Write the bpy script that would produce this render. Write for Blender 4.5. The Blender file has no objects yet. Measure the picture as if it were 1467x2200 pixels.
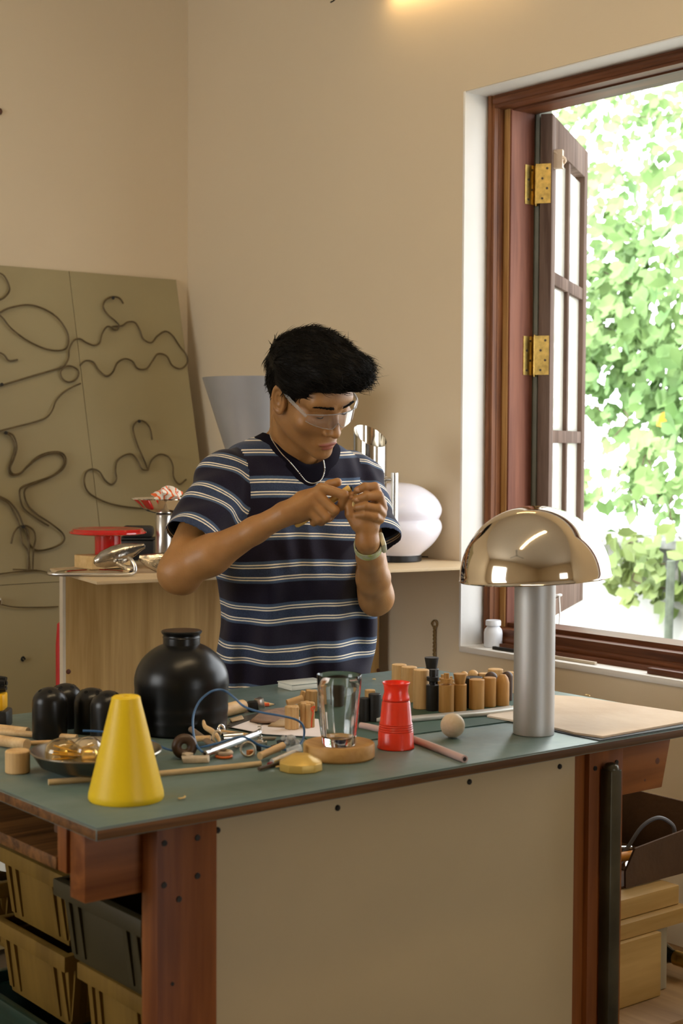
import bpy, bmesh, math, random
import numpy as np
from mathutils import Vector, Matrix

# ------------------------------------------------------------------ camera
SC = bpy.context.scene
COL = SC.collection
EYE = 1.46                      # camera height above the floor
YAW, PITCH, ROLL = math.radians(38.31), math.radians(2.59), math.radians(-.29)
FPX = 3277.0                    # focal length in pixels of the 1467x2200 frame
_f = np.array([math.sin(YAW)*math.cos(PITCH), math.cos(YAW)*math.cos(PITCH), -math.sin(PITCH)])
_r = np.array([math.cos(YAW), -math.sin(YAW), 0.0])
_d = np.cross(_f, _r)
_c, _s = math.cos(ROLL), math.sin(ROLL)
CM = np.array([_c*_r+_s*_d, -_s*_r+_c*_d, _f])
CP = np.array([0, 0, EYE])
cd = bpy.data.cameras.new('camera')
cam = bpy.data.objects.new('camera', cd)
COL.objects.link(cam)
cam.matrix_world = Matrix([[CM[0][i], -CM[1][i], -CM[2][i], CP[i]] for i in range(3)] + [[0, 0, 0, 1]])
cd.sensor_fit = 'VERTICAL'
cd.sensor_height = 36
cd.lens = FPX/2200*36
cd.clip_start = .05
cd.clip_end = 200
cd.dof.use_dof = True
cd.dof.focus_distance = 3.2
cd.dof.aperture_fstop = 6.3
SC.camera = cam

def at(px, py, z):              # where the sight line of a pixel meets the level z
    r = CM.T @ np.array([(px-733.5)/FPX, (py-1100)/FPX, 1.])
    return Vector(CP + r*(z-CP[2])/r[2])
def aty(px, py, y):
    r = CM.T @ np.array([(px-733.5)/FPX, (py-1100)/FPX, 1.])
    return Vector(CP + r*y/r[1])
def atx(px, py, x):
    r = CM.T @ np.array([(px-733.5)/FPX, (py-1100)/FPX, 1.])
    return Vector(CP + r*x/r[0])
def dep(px, py, d):
    r = CM.T @ np.array([(px-733.5)/FPX, (py-1100)/FPX, 1.])
    return Vector(CP + r*d)

# ------------------------------------------------------------------ light
vs = SC.view_settings
vs.view_transform = 'Standard'; vs.look = 'None'; vs.gamma = 1.0; vs.use_curve_mapping = False
vs.exposure = 0.40
SC.display_settings.display_device = 'sRGB'
W = bpy.data.worlds.new('sky'); SC.world = W; W.use_nodes = True
nt = W.node_tree; nt.nodes.clear()
wo = nt.nodes.new('ShaderNodeOutputWorld'); bg = nt.nodes.new('ShaderNodeBackground')
bg.inputs[0].default_value = (0.93, 0.97, 1.0, 1); bg.inputs[1].default_value = 4.2
nt.links.new(bg.outputs[0], wo.inputs[0])
def area(name, loc, target, sx, sy, power, color):
    l = bpy.data.lights.new(name, 'AREA'); l.shape = 'RECTANGLE'; l.size = sx; l.size_y = sy
    l.energy = power; l.color = color
    o = bpy.data.objects.new(name, l); COL.objects.link(o); o.location = loc
    o.rotation_euler = (Vector(target)-Vector(loc)).to_track_quat('-Z', 'Y').to_euler()
    return o
sun = bpy.data.lights.new('sun', 'SUN'); sun.energy = 3.2; sun.angle = .05; sun.color = (1, .96, .88)
so = bpy.data.objects.new('sun', sun); COL.objects.link(so)
so.rotation_euler = Vector((.62, .28, -1.0)).to_track_quat('-Z', 'Y').to_euler()   # high sun over the roof: falls on the garden only
# daylight standing in the window of the left wall; an unseen lamp is added behind the camera to brighten the bench front
area('window_daylight', (-1.72, 2.7, 1.75), (0.0, 2.7, 1.5), 1.5, 1.3, 12, (1.0, .95, .86))

area('panel_fill_light', (1.7, -2.35, 1.05), (1.7, 0, .9), .85, 1.9, 1.7, (1, .92, .76))

# ------------------------------------------------------------------ objects
def link(o): COL.objects.link(o); return o
def tag(o, label=None, cat=None, group=None, kind=None):
    if label: o['label'] = label
    if cat: o['category'] = cat
    if group: o['group'] = group
    if kind: o['kind'] = kind
    return o
def empty(name, label, cat, loc=(0, 0, 0), rz=0, group=None, M=None):
    o = link(bpy.data.objects.new(name, None)); o.empty_display_size = .03
    if M is not None: o.matrix_world = M
    else: o.location = loc; o.rotation_euler = (0, 0, rz)
    return tag(o, label, cat, group)
def kids(o): return [c for c in bpy.data.objects if c.parent == o]
def dup(o, loc=None, rz=None, label=None, parent=None):
    c = link(o.copy())
    if parent is not None: c.parent = parent
    if loc is not None: c.location = loc
    if rz is not None: c.rotation_euler[2] = rz
    if label: c['label'] = label
    for k in kids(o): dup(k, parent=c)
    return c

def spline(pts, n=8, closed=False):
    P = [Vector(p) for p in pts]; out = []; N = len(P)
    rng = range(N) if closed else range(N-1)
    for i in rng:
        if closed: a, b, c, d = P[(i-1) % N], P[i], P[(i+1) % N], P[(i+2) % N]
        else: a, b, c, d = P[max(i-1, 0)], P[i], P[i+1], P[min(i+2, N-1)]
        for k in range(n):
            t = k/n
            out.append(.5*((2*b)+(c-a)*t+(2*a-5*b+4*c-d)*t*t+(3*b-a-3*c+d)*t**3))
    if not closed: out.append(P[-1].copy())
    return out

class MB:
    def __init__(s): s.v = []; s.f = []; s.m = []; s.mi = 0
    def add(s, vs_, fs, M=None):
        n = len(s.v)
        for p in vs_:
            p = Vector(p); s.v.append(M @ p if M is not None else p)
        for f in fs: s.f.append([n+i for i in f]); s.m.append(s.mi)
        return s
    def box(s, c, d, M=None):
        x, y, z = d[0]/2, d[1]/2, d[2]/2
        V = [(c[0]+i*x, c[1]+j*y, c[2]+k*z) for i in (-1, 1) for j in (-1, 1) for k in (-1, 1)]
        return s.add(V, [(0, 1, 3, 2), (4, 6, 7, 5), (0, 4, 5, 1), (2, 3, 7, 6), (0, 2, 6, 4), (1, 5, 7, 3)], M)
    def box2(s, a, b, M=None):
        return s.box([(a[i]+b[i])/2 for i in range(3)], [abs(b[i]-a[i]) for i in range(3)], M)
    def prism(s, poly, z0, z1, M=None):
        n = len(poly)
        V = [(p[0], p[1], z0) for p in poly]+[(p[0], p[1], z1) for p in poly]
        F = [tuple(range(n-1, -1, -1)), tuple(range(n, 2*n))]+[(i, (i+1) % n, n+(i+1) % n, n+i) for i in range(n)]
        return s.add(V, F, M)
    def lathe(s, prof, seg=32, c=(0, 0, 0), M=None, sx=1, sy=1, fn=None):
        V = []; F = []; ring = []
        for r, z in prof:
            if r < 1e-6: V.append((c[0], c[1], c[2]+z)); ring.append([len(V)-1])
            else:
                ids = []
                for i in range(seg):
                    a = 2*math.pi*i/seg; q = r*(fn(a, z) if fn else 1)
                    V.append((c[0]+q*sx*math.cos(a), c[1]+q*sy*math.sin(a), c[2]+z)); ids.append(len(V)-1)
                ring.append(ids)
        for a, b in zip(ring, ring[1:]):
            if len(a) == 1 and len(b) == 1: continue
            for i in range(seg):
                j = (i+1) % seg
                if len(a) == 1: F.append((a[0], b[j], b[i]))
                elif len(b) == 1: F.append((a[i], a[j], b[0]))
                else: F.append((a[i], a[j], b[j], b[i]))
        return s.add(V, F, M)
    def cyl(s, c, r, h, seg=24, M=None, bev=.0, r2=None):
        r2 = r if r2 is None else r2
        b = bev
        p = [(0, 0), (r-b, 0), (r, b), (r2, h-b), (r2-b, h), (0, h)] if b else [(0, 0), (r, 0), (r2, h), (0, h)]
        return s.lathe(p, seg, c, M)
    def tube(s, pts, r, seg=8, closed=False, flat=1.0, up=None):
        P = [Vector(p) for p in pts]; n = len(P)
        R = r if isinstance(r, (list, tuple)) else [r]*n
        V = []; F = []
        T = []
        for i in range(n):
            a = P[(i-1) % n] if (closed or i > 0) else P[0]
            b = P[(i+1) % n] if (closed or i < n-1) else P[-1]
            t = (b-a); T.append(t.normalized() if t.length > 1e-9 else Vector((0, 0, 1)))
        u = Vector(up) if up is not None else (Vector((0, 0, 1)) if abs(T[0].z) < .9 else Vector((1, 0, 0)))
        u = (u-T[0]*u.dot(T[0])).normalized()
        for i in range(n):
            if up is not None: u = Vector(up)
            u = (u-T[i]*u.dot(T[i]))
            u = u.normalized() if u.length > 1e-6 else Vector((1, 0, 0))
            w = T[i].cross(u)
            for k in range(seg):
                a = 2*math.pi*k/seg
                V.append(P[i]+(u*math.cos(a)*flat+w*math.sin(a))*R[i])
        m = n if closed else n-1
        for i in range(m):
            for k in range(seg):
                a = i*seg+k; b = i*seg+(k+1) % seg; j = ((i+1) % n)*seg
                F.append((a, b, j+(k+1) % seg, j+k))
        if not closed:
            F.append(tuple(range(seg-1, -1, -1))); F.append(tuple((n-1)*seg+k for k in range(seg)))
        return s.add(V, F)
    def rod(s, a, b, r, seg=14, r2=None):
        return s.tube([a, b], [r, r if r2 is None else r2], seg)
    def build(s, name, mats, parent=None, smooth=True, bevel=0, ang=38, loc=None, origin=None, sub=0, solid=0, **tg):
        me = bpy.data.meshes.new(name)
        off = Vector(origin) if origin is not None else Vector((0, 0, 0))
        me.from_pydata([tuple(p-off) for p in s.v], [], s.f)
        mats = mats if isinstance(mats, (list, tuple)) else [mats]
        for m in mats: me.materials.append(m)
        if len(mats) > 1: me.polygons.foreach_set('material_index', s.m)
        if bevel:
            bm = bmesh.new(); bm.from_mesh(me)
            es = [e for e in bm.edges if len(e.link_faces) == 2 and e.calc_face_angle(0) > .5]
            bmesh.ops.bevel(bm, geom=es, offset=bevel, segments=2, affect='EDGES', profile=.5, clamp_overlap=True)
            bm.to_mesh(me); bm.free()
        if smooth:
            me.shade_smooth(); me.set_sharp_from_angle(angle=math.radians(ang))
        me.update()
        o = link(bpy.data.objects.new(name, me))
        if parent is not None: o.parent = parent
        if origin is not None: o.location = off
        if loc is not None: o.location = loc
        if solid:
            q = o.modifiers.new('solid', 'SOLIDIFY'); q.thickness = solid; q.offset = -1
        if sub:
            q = o.modifiers.new('sub', 'SUBSURF'); q.levels = sub; q.render_levels = sub
        return tag(o, tg.get('label'), tg.get('cat'), tg.get('group'), tg.get('kind'))

def RZ(a, loc=(0, 0, 0)): return Matrix.Translation(loc) @ Matrix.Rotation(a, 4, 'Z')

# ------------------------------------------------------------------ materials
def _new(name):
    m = bpy.data.materials.new(name); m.use_nodes = True
    t = m.node_tree; b = t.nodes['Principled BSDF']
    return m, t, b
def mat(name, col, rough=.6, metal=0., var=.12, vs_=12., bump=0., bs=60., spec=.35, coat=0., vec=(1, 1, 1), col2=None, detail=4.):
    m, t, b = _new(name)
    tc = t.nodes.new('ShaderNodeTexCoord'); mp = t.nodes.new('ShaderNodeMapping')
    mp.inputs['Scale'].default_value = vec
    t.links.new(tc.outputs['Object'], mp.inputs[0])
    n = t.nodes.new('ShaderNodeTexNoise'); n.inputs['Scale'].default_value = vs_; n.inputs['Detail'].default_value = detail
    t.links.new(mp.outputs[0], n.inputs['Vector'])
    rp = t.nodes.new('ShaderNodeValToRGB')
    c2 = col2 if col2 else tuple(min(1, c*(1+var)) for c in col)
    c1 = col if col2 else tuple(c*(1-var) for c in col)
    rp.color_ramp.elements[0].position = .32; rp.color_ramp.elements[1].position = .68
    rp.color_ramp.elements[0].color = (*c1, 1); rp.color_ramp.elements[1].color = (*c2, 1)
    t.links.new(n.outputs[0], rp.inputs[0]); t.links.new(rp.outputs[0], b.inputs['Base Color'])
    b.inputs['Roughness'].default_value = rough; b.inputs['Metallic'].default_value = metal
    b.inputs['Specular IOR Level'].default_value = spec
    b.inputs['Coat Weight'].default_value = coat
    if bump:
        n2 = t.nodes.new('ShaderNodeTexNoise'); n2.inputs['Scale'].default_value = bs; n2.inputs['Detail'].default_value = 5
        t.links.new(mp.outputs[0], n2.inputs['Vector'])
        bp = t.nodes.new('ShaderNodeBump'); bp.inputs['Strength'].default_value = bump; bp.inputs['Distance'].default_value = .01
        t.links.new(n2.outputs[0], bp.inputs['Height']); t.links.new(bp.outputs[0], b.inputs['Normal'])
    return m
def wood(name, c1, c2, axis='Z', sc=14., rough=.55, stretch=.07, bump=.08, dist=1.2, coat=0., spec=.25):
    m, t, b = _new(name)
    tc = t.nodes.new('ShaderNodeTexCoord'); mp = t.nodes.new('ShaderNodeMapping')
    v = [1., 1., 1.]; v['XYZ'.index(axis)] = stretch
    mp.inputs['Scale'].default_value = v
    t.links.new(tc.outputs['Object'], mp.inputs[0])
    n = t.nodes.new('ShaderNodeTexNoise'); n.inputs['Scale'].default_value = sc; n.inputs['Detail'].default_value = 6
    n.inputs['Distortion'].default_value = dist
    t.links.new(mp.outputs[0], n.inputs['Vector'])
    n2 = t.nodes.new('ShaderNodeTexNoise'); n2.inputs['Scale'].default_value = sc*9; n2.inputs['Detail'].default_value = 3
    t.links.new(mp.outputs[0], n2.inputs['Vector'])
    mx = t.nodes.new('ShaderNodeMath'); mx.operation = 'MULTIPLY_ADD'; mx.inputs[1].default_value = .35
    t.links.new(n2.outputs[0], mx.inputs[0]); t.links.new(n.outputs[0], mx.inputs[2])
    rp = t.nodes.new('ShaderNodeValToRGB')
    rp.color_ramp.elements[0].position = .5; rp.color_ramp.elements[1].position = .85
    rp.color_ramp.elements[0].color = (*c1, 1); rp.color_ramp.elements[1].color = (*c2, 1)
    t.links.new(mx.outputs[0], rp.inputs[0]); t.links.new(rp.outputs[0], b.inputs['Base Color'])
    b.inputs['Roughness'].default_value = rough; b.inputs['Coat Weight'].default_value = coat; b.inputs['Specular IOR Level'].default_value = spec
    if bump:
        bp = t.nodes.new('ShaderNodeBump'); bp.inputs['Strength'].default_value = bump; bp.inputs['Distance'].default_value = .003
        t.links.new(mx.outputs[0], bp.inputs['Height']); t.links.new(bp.outputs[0], b.inputs['Normal'])
    return m
def glass(name, col=(1, 1, 1), rough=0., ior=1.45):
    m, t, b = _new(name)
    b.inputs['Base Color'].default_value = (*col, 1); b.inputs['Roughness'].default_value = rough
    b.inputs['Transmission Weight'].default_value = 1; b.inputs['IOR'].default_value = ior
    return m
def thin(name, col=(1, 1, 1), rough=.02, refl=1.45, haze=0.):
    # thin clear sheet: light goes straight through, the surface reflects by its Fresnel term
    m = bpy.data.materials.new(name); m.use_nodes = True; t = m.node_tree; t.nodes.clear()
    o = t.nodes.new('ShaderNodeOutputMaterial'); f = t.nodes.new('ShaderNodeFresnel'); f.inputs[0].default_value = refl
    a = t.nodes.new('ShaderNodeBsdfTransparent'); a.inputs[0].default_value = (*col, 1)
    g = t.nodes.new('ShaderNodeBsdfGlossy'); g.inputs['Roughness'].default_value = rough
    x = t.nodes.new('ShaderNodeMixShader'); t.links.new(f.outputs[0], x.inputs[0]); t.links.new(a.outputs[0], x.inputs[1]); t.links.new(g.outputs[0], x.inputs[2])
    if haze:
        d = t.nodes.new('ShaderNodeBsdfTranslucent' if haze > .3 else 'ShaderNodeBsdfDiffuse'); d.inputs[0].default_value = (.9, .9, .9, 1); y = t.nodes.new('ShaderNodeMixShader'); y.inputs[0].default_value = haze
        t.links.new(x.outputs[0], y.inputs[1]); t.links.new(d.outputs[0], y.inputs[2]); x = y
    t.links.new(x.outputs[0], o.inputs[0]); return m
def emit(name, col, s):
    m, t, b = _new(name)
    b.inputs['Base Color'].default_value = (*col, 1)
    b.inputs['Emission Color'].default_value = (*col, 1); b.inputs['Emission Strength'].default_value = s
    return m

PAINT = mat('wall_paint', (.70, .585, .415), .85, var=.02, vs_=1.2, bump=.06, bs=26)
REVEAL = mat('reveal_paint', (.80, .78, .74), .8, var=.03, vs_=6, bump=.1, bs=30)
CEIL = mat('ceiling_paint', (.74, .68, .58), .9, var=.02)
FLOORM = mat('floor_concrete', (.12, .09, .06), .6, var=.2, vs_=3, bump=.1)
MAHOG = wood('mahogany_frame', (.075, .022, .006), (.20, .072, .022), 'Z', 16, .42)
MAHOGH = wood('mahogany_rail', (.065, .020, .007), (.17, .058, .022), 'Y', 16, .42)
JAMB = wood('worn_jamb', (.13, .042, .024), (.25, .095, .055), 'Z', 12, .5)
OCHRE = wood('ochre_batten', (.30, .15, .045), (.50, .28, .10), 'Z', 20, .5)
SASHW = wood('sash_wood', (.075, .045, .032), (.15, .10, .075), 'Z', 18, .8, spec=.08)
BRASS = mat('brass', (.62, .43, .13), .35, 1., var=.25, vs_=60)
DARK = mat('dark_metal', (.03, .028, .026), .5, .6, var=.2)
SCREW = mat('screw_head', (.10, .08, .06), .4, .8, var=.2)
STEEL = mat('brushed_steel', (.62, .60, .57), .28, 1., var=.06, vs_=40, vec=(1, 1, .02))
CHROME = mat('polished_steel', (.80, .78, .74), .08, 1., var=.04)
ALU = mat('satin_aluminium', (.50, .49, .47), .50, .75, var=.05, vs_=30, vec=(1, 1, .2), bump=.03)
BLACKM = mat('matt_black', (.009, .0085, .008), .36, 0, var=.3, vs_=20, spec=.4)
BLACKP = mat('black_plastic', (.018, .018, .019), .45, 0, var=.2, vs_=30)
GLASS = glass('clear_glass', (.97, .98, .98))
THIN = thin('pane_glass', (.90, .95, .93), haze=.45)

# ================================================================== the room
WX = 2.829; WY = 4.434; X0 = -1.9; Y0 = -2.5; ZC = 3.2
Yw0, Yw1, Zw0, Zw1 = 1.34, 3.055, .904, 2.407     # window opening in the right wall
def st(mb, name, m, **k): return mb.build(name, m, kind='structure', **k)
m = MB(); m.box2((X0-.2, Y0-.2, -.12), (WX+.2, WY+.2, 0)); st(m, 'floor', FLOORM, smooth=False)
m = MB(); m.box2((X0-.2, Y0-.2, ZC), (WX+.2, WY+.2, ZC+.12)); st(m, 'ceiling', CEIL, smooth=False)
m = MB(); m.box2((X0-.2, WY, 0), (WX+.2, WY+.2, ZC)); st(m, 'wall_back', PAINT, smooth=False)
TH = .215
m = MB()
m.box2((WX, Y0, 0), (WX+TH, Yw0, ZC)); m.box2((WX, Yw1, 0), (WX+TH, WY, ZC))
m.box2((WX, Yw0, 0), (WX+TH, Yw1, Zw0)); m.box2((WX, Yw0, Zw1), (WX+TH, Yw1, ZC))
st(m, 'wall_right', PAINT, smooth=False)
# wall on the left of the camera, with a window, and the wall behind the camera
m = MB()
m.box2((X0-TH, Y0, 0), (X0, 1.9, ZC)); m.box2((X0-TH, 3.5, 0), (X0, WY, ZC))
m.box2((X0-TH, 1.9, 0), (X0, 3.5, 1.05)); m.box2((X0-TH, 1.9, 2.45), (X0, 3.5, ZC))
st(m, 'wall_left', PAINT, smooth=False)
m = MB()
m.box2((X0, Y0-TH, 0), (1.25, Y0, ZC)); m.box2((2.15, Y0-TH, 0), (WX, Y0, ZC)); m.box2((1.25, Y0-TH, 2.05), (2.15, Y0, ZC))
st(m, 'wall_front', PAINT, smooth=False)
# plaster reveal of the window
m = MB(); e = .004
m.box2((WX+.0008, Yw1-e, Zw0), (WX+.10, Yw1, Zw1)); m.box2((WX+.0008, Yw0, Zw0), (WX+.10, Yw0+e, Zw1))
m.box2((WX+.0008, Yw0, Zw1-e), (WX+.10, Yw1, Zw1)); m.box2((WX-.004, Yw0, Zw0-.012), (WX+.12, Yw1, Zw0+e))
m.box2((WX-.002, Yw1-e, Zw0), (WX+.003, Yw1+.004, Zw1)); 
st(m, 'trim_1', REVEAL, bevel=.0015)

# window frame: stepped mahogany members; left jamb with an ochre batten and a worn face
fr = MB()
XA, XB, XC = 2.902, 2.955, 3.044
def jamb(y, s):
    fr.box2((XA+.010, y, Zw0), (XB, y+s*.026, Zw1)); fr.tube([(XA+.012, y+s*.010, Zw0), (XA+.012, y+s*.010, Zw1)], .0085, 10)
    fr.tube([(XA+.028, y+s*.024, Zw0), (XA+.028, y+s*.024, Zw1)], .005, 8)
jamb(Yw1-e, -1); jamb(Yw0+e, 1)
w1 = fr.build('window_1', MAHOG, kind='structure')
m = MB(); m.box2((XC+.002, Yw1-.068, Zw0), (XC+.050, Yw1, Zw1)); m.build('outer_stop', mat('grey_green_stop', (.20, .205, .17), .8), w1)  # strip added to fill the gap beside the sash, even grey-green
fr = MB()
for z, s in ((Zw1-e, -1), (Zw0+e, 1)):
    h = .034 if s < 0 else .048
    fr.box2((XA+.010, Yw0+.03, z), (XB, Yw1-.03, z+s*h)); fr.tube([(XA+.012, Yw0+.03, z+s*.016), (XA+.012, Yw1-.03, z+s*.016)], .011, 10)
    fr.box2((XB, Yw0+.04, z), (XC, Yw1-.052, z+s*(h+(.012 if s > 0 else .004))))
fr.box2((XA-.02, Yw0+.02, Zw0+.003), (XA+.02, Yw1-.10, Zw0+.016))
fr.build('frame_rail', MAHOGH, w1)
m = MB(); m.box2((XB-.006, Yw1-.028, Zw0+.05), (XB+.010, Yw1-.049, Zw1-.036)); m.build('batten', OCHRE, w1)
m = MB(); m.box2((XB-.002, Yw1, Zw0+.05), (XC-.004, Yw1-.055, Zw1-.036)); m.box2((XB, Yw0, Zw0+.05), (XC, Yw0+.058, Zw1-.036)); m.build('jamb_face', JAMB, w1)

# the open casement, hinged on the left jamb and swung outwards
sash = empty('casement_sash', 'open dark wooden casement with six narrow glass panes swung outwards', 'window sash', (3.0400, 2.9545, .973), 0)
ang = math.atan2(.30, .46)
sash.rotation_euler = (0, 0, ang)
SL, SH, ST = .586, 1.387, .033                    # length, height, thickness
fr = MB()
def sb(x0, x1, z0, z1, t=ST): fr.box2((x0, -t/2, z0), (x1, t/2, z1))
sb(0, .058, 0, SH); sb(SL-.058, SL, 0, SH); sb(.058, SL-.058, SH-.085, SH); sb(.058, SL-.058, 0, .085)
sf = fr.build('frame', SASHW, sash, bevel=.002)
fr = MB(); sb(SL/2-.014, SL/2+.014, .085, SH-.085, .026)
rows = [.09, .508, .947, SH-.09]
for z in rows[1:3]: sb(.058, SL-.058, z-.018, z+.018, .028)
fr.build('glazing_bar', SASHW, sash, bevel=.002)
for i in range(3):
    for j in range(2):
        x0 = (.058, SL/2+.014)[j]; x1 = (SL/2-.014, SL-.058)[j]
        m = MB(); m.box2((x0-.002, -.002, rows[i]+.012), (x1+.002, .002, rows[i+1]-.012)); m.build('pane', THIN, sash, smooth=False)
m = MB(); m.box((.03, -ST/2-.012, SH-.12), (.022, .024, .05)); m.tube(spline([(.02, -ST/2, SH-.10), (.03, -ST/2-.03, SH-.12), (.05, -ST/2-.02, SH-.13)], 4), .004, 6)
m.build('wooden_peg', mat('pale_peg', (.55, .42, .30), .7), sash)
m = MB(); m.tube(spline([(.09, -ST/2, .06), (.10, -ST/2-.02, .062), (.11, -ST/2, .05)], 5), .003, 6)
m.tube(spline([(.10, -ST/2-.014, .058), (.085, -ST/2-.02, .0), (.06, -ST/2-.02, -.05)], 5), .0028, 6); m.build('stay_hook', STEEL, sash)
# brass butt hinges: one leaf on the jamb face, one on the edge of the sash, the knuckle between
YJ = Yw1-.055
def hinge(z, k):
    h = empty('butt_hinge', 'brass butt hinge on the window jamb, %s of the two' % k, 'hinge', (3.0400, 2.9545, z), 0, 'brass hinges of the casement')
    H = .107; kx, ky = .001, .0365; dy = YJ-2.9545; RM = Matrix.Rotation(ang, 4, 'Z')
    m = MB(); m.box2((-.036, dy-.0024, 0), (kx, dy-.0002, H)); m.build('leaf', BRASS, h)
    m = MB(); m.box2((-.0026, -.0135, 0), (-.0004, .026, H), RM); m.build('leaf', BRASS, h)
    m = MB()
    for q in range(5): m.cyl((kx, ky, q*H/5+.001), .0060, H/5-.002, 14)
    m.cyl((kx, ky, -.004), .0042, H+.008, 10); m.build('knuckle', BRASS, h)
    for q in range(4):
        m = MB(); M = RM @ Matrix.Translation((-.0026, .003+(-.0065 if q % 2 else .0065), .013+q*.027)) @ Matrix.Rotation(-math.pi/2, 4, 'Y')
        m.cyl((0, 0, 0), .0034, .0012, 10, M); m.build('screw', SCREW, h)
        m = MB(); M = Matrix.Translation((-.016+(.006 if q % 2 else -.008), dy-.0024, .013+q*.027)) @ Matrix.Rotation(math.pi/2, 4, 'X')
        m.cyl((0, 0, 0), .0034, .0012, 10, M); m.build('screw', SCREW, h)
for q, k in (((1150, 440), 'upper'), ((1150, 806), 'lower')):
    hinge(atx(*q, 3.039).z, k)

# ------------------------------------------------------------------ outside
GR = mat('ground_gravel', (.42, .42, .38), .9, var=.25, vs_=5)
m = MB(); m.box2((WX+TH, -6, -.3), (14, 12, -.05)); st(m, 'trim_2', GR, smooth=False)
BW = mat('stained_render', (.22, .23, .21), .9, col2=(.80, .80, .77), vs_=1.3, vec=(1, 1, .5), detail=7)
bwl = MB(); bwl.box2((5.9, -3, -.3), (6.1, 9, .95)); bwl.box2((5.84, -3, .95), (6.16, 9, .995))
bwl.build('boundary_wall', BW, label='low pale stained boundary wall standing outside the window', cat='garden wall', bevel=.006)
m = MB(); m.box2((WX+TH, .8, 2.74), (3.60, 4.1, 2.78)); m.build('window_hood', mat('hood_concrete', (.45, .44, .41), .9), label='grey concrete hood over the outside of the window', cat='hood')
m = MB(); m.tube(spline([(5.6, 4.62, -.2), (5.61, 4.63, .4), (5.6, 4.61, .92)], 5), .020, 8)
m.build('fence_post', mat('mossy_post', (.10, .12, .09), .9, var=.4), label='dark mossy post in front of the low boundary wall outside', cat='post')
rng = random.Random(7)
LEAF = mat('vine_leaf', (.075, .17, .04), .6, col2=(.27, .40, .15), vs_=1.6)
LEAF.node_tree.nodes['Principled BSDF'].inputs['Subsurface Weight'].default_value = 0
def leaf_shape(mb, p, s, nrm, spin):
    M = Matrix.Translation(p) @ Vector(nrm).to_track_quat('Z', 'Y').to_matrix().to_4x4() @ Matrix.Rotation(spin, 4, 'Z') @ Matrix.Scale(s, 4)
    o = [(0, -.15), (.32, -.42), (.55, -.1), (.42, .25), (.12, .45), (0, .62), (-.12, .45), (-.42, .25), (-.55, -.1), (-.32, -.42)]
    V = [(0, 0, -.08)]+[(x, y, .10*(abs(x)*2)**1.5-.04) for x, y in o]
    mb.add(V, [(0, i+1, (i+1) % 10+1) for i in range(10)], M)
def vine(name, label, x, spots, seed, sz=(.055, .12), m_=None):
    r = random.Random(seed); root = empty(name, label, 'vine', (x, spots[0][0], 0))
    lf = MB(); stm = MB()
    for (y0, z0, y1, z1, n, spread) in spots:
        a = Vector((0, y0-spots[0][0], z0)); b = Vector((r.uniform(-.15, .15), y1-spots[0][0], z1))
        pts = spline([a, a.lerp(b, .33)+Vector((r.uniform(-.1, .1), r.uniform(-.12, .12), r.uniform(-.1, .1))), a.lerp(b, .66)+Vector((r.uniform(-.1, .1), r.uniform(-.1, .1), 0)), b], 8)
        stm.tube(pts, .004, 5)
        for k in range(n):
            p = pts[r.randrange(len(pts))]
            q = p+Vector((r.gauss(0, spread*.8), r.gauss(0, spread), r.gauss(0, spread)))
            leaf_shape(lf, q, r.uniform(*sz), (-1+r.uniform(-.5, .5), r.uniform(-.9, .9), r.uniform(-.3, 1)), r.uniform(0, 6.3))
    lf.build('foliage', m_ or LEAF, root, smooth=False); stm.build('stem', mat('vine_stem', (.10, .08, .045), .8), root)
    return root
# a curtain of vine hanging down from above, thick to the right and ragged below
def pz(px, py, X): p = atx(px, py, X); return p.y, p.z
def sp(px0, py0, px1, py1, n, s, X):
    a = pz(px0, py0, X); b = pz(px1, py1, X); return (a[0], a[1], b[0], b[1], n, s)
X = 6.6
vine('climbing_vine', 'dense leafy climbing vine filling the right of the view outside the window', X,
     [sp(1250, 430, 1480, 560, 70, .16, X), sp(1240, 560, 1500, 640, 190, .20, X), sp(1230, 660, 1500, 760, 260, .20, X), sp(1300, 790, 1520, 860, 200, .17, X), sp(1250, 840, 1300, 780, 60, .10, X),
      sp(1500, 500, 1750, 900, 320, .3, X), sp(1400, 880, 1500, 960, 50, .08, X)], 3)
vine('climbing_vine', 'sparse upper vine sprays against the bright sky under the window head', X+1.5,
     [sp(1180, 250, 1480, 240, 130, .16, X+1.5), sp(1260, 380, 1500, 420, 120, .2, X+1.5), sp(1230, 330, 1260, 460, 30, .12, X+1.5), sp(1500, 250, 1800, 400, 120, .3, X+1.5)], 5)
vine('hanging_vine', 'thin hanging vine strands with drooping leaves between casement and clump', 6.2,
     [sp(1262, 860, 1275, 1080, 9, .03, 6.2), sp(1338, 880, 1345, 1010, 4, .04, 6.2), sp(1280, 1000, 1310, 1180, 8, .05, 6.2)], 8)
vine('hanging_vine', 'hanging leafy clump dangling at the right edge above the boundary wall', 6.0,
     [sp(1350, 970, 1375, 1110, 34, .07, 6.0), sp(1380, 1000, 1480, 1060, 30, .06, 6.0), sp(1460, 900, 1490, 1180, 34, .07, 6.0), sp(1400, 1110, 1440, 1060, 8, .05, 6.0)], 11)
vine('hanging_vine', 'yellow-green clump of vine leaves lying over the top of the boundary wall', 5.8,
     [sp(1330, 1190, 1450, 1210, 40, .05, 5.8), sp(1370, 1220, 1430, 1290, 50, .06, 5.8), sp(1270, 1205, 1310, 1230, 12, .035, 5.8)], 13,
     m_=mat('yellow_vine_leaf', (.09, .15, .035), .5, col2=(.22, .27, .09), vs_=3))
OL = mat('orange_leaf', (.75, .32, .03), .6)
m = MB(); p = Vector(atx(1430, 905, 6.0))
leaf_shape(m, p, .085, (-1, -.4, .2), 2); leaf_shape(m, p+Vector((.02, .05, .01)), .07, (-1, .5, .3), 1)
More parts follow.
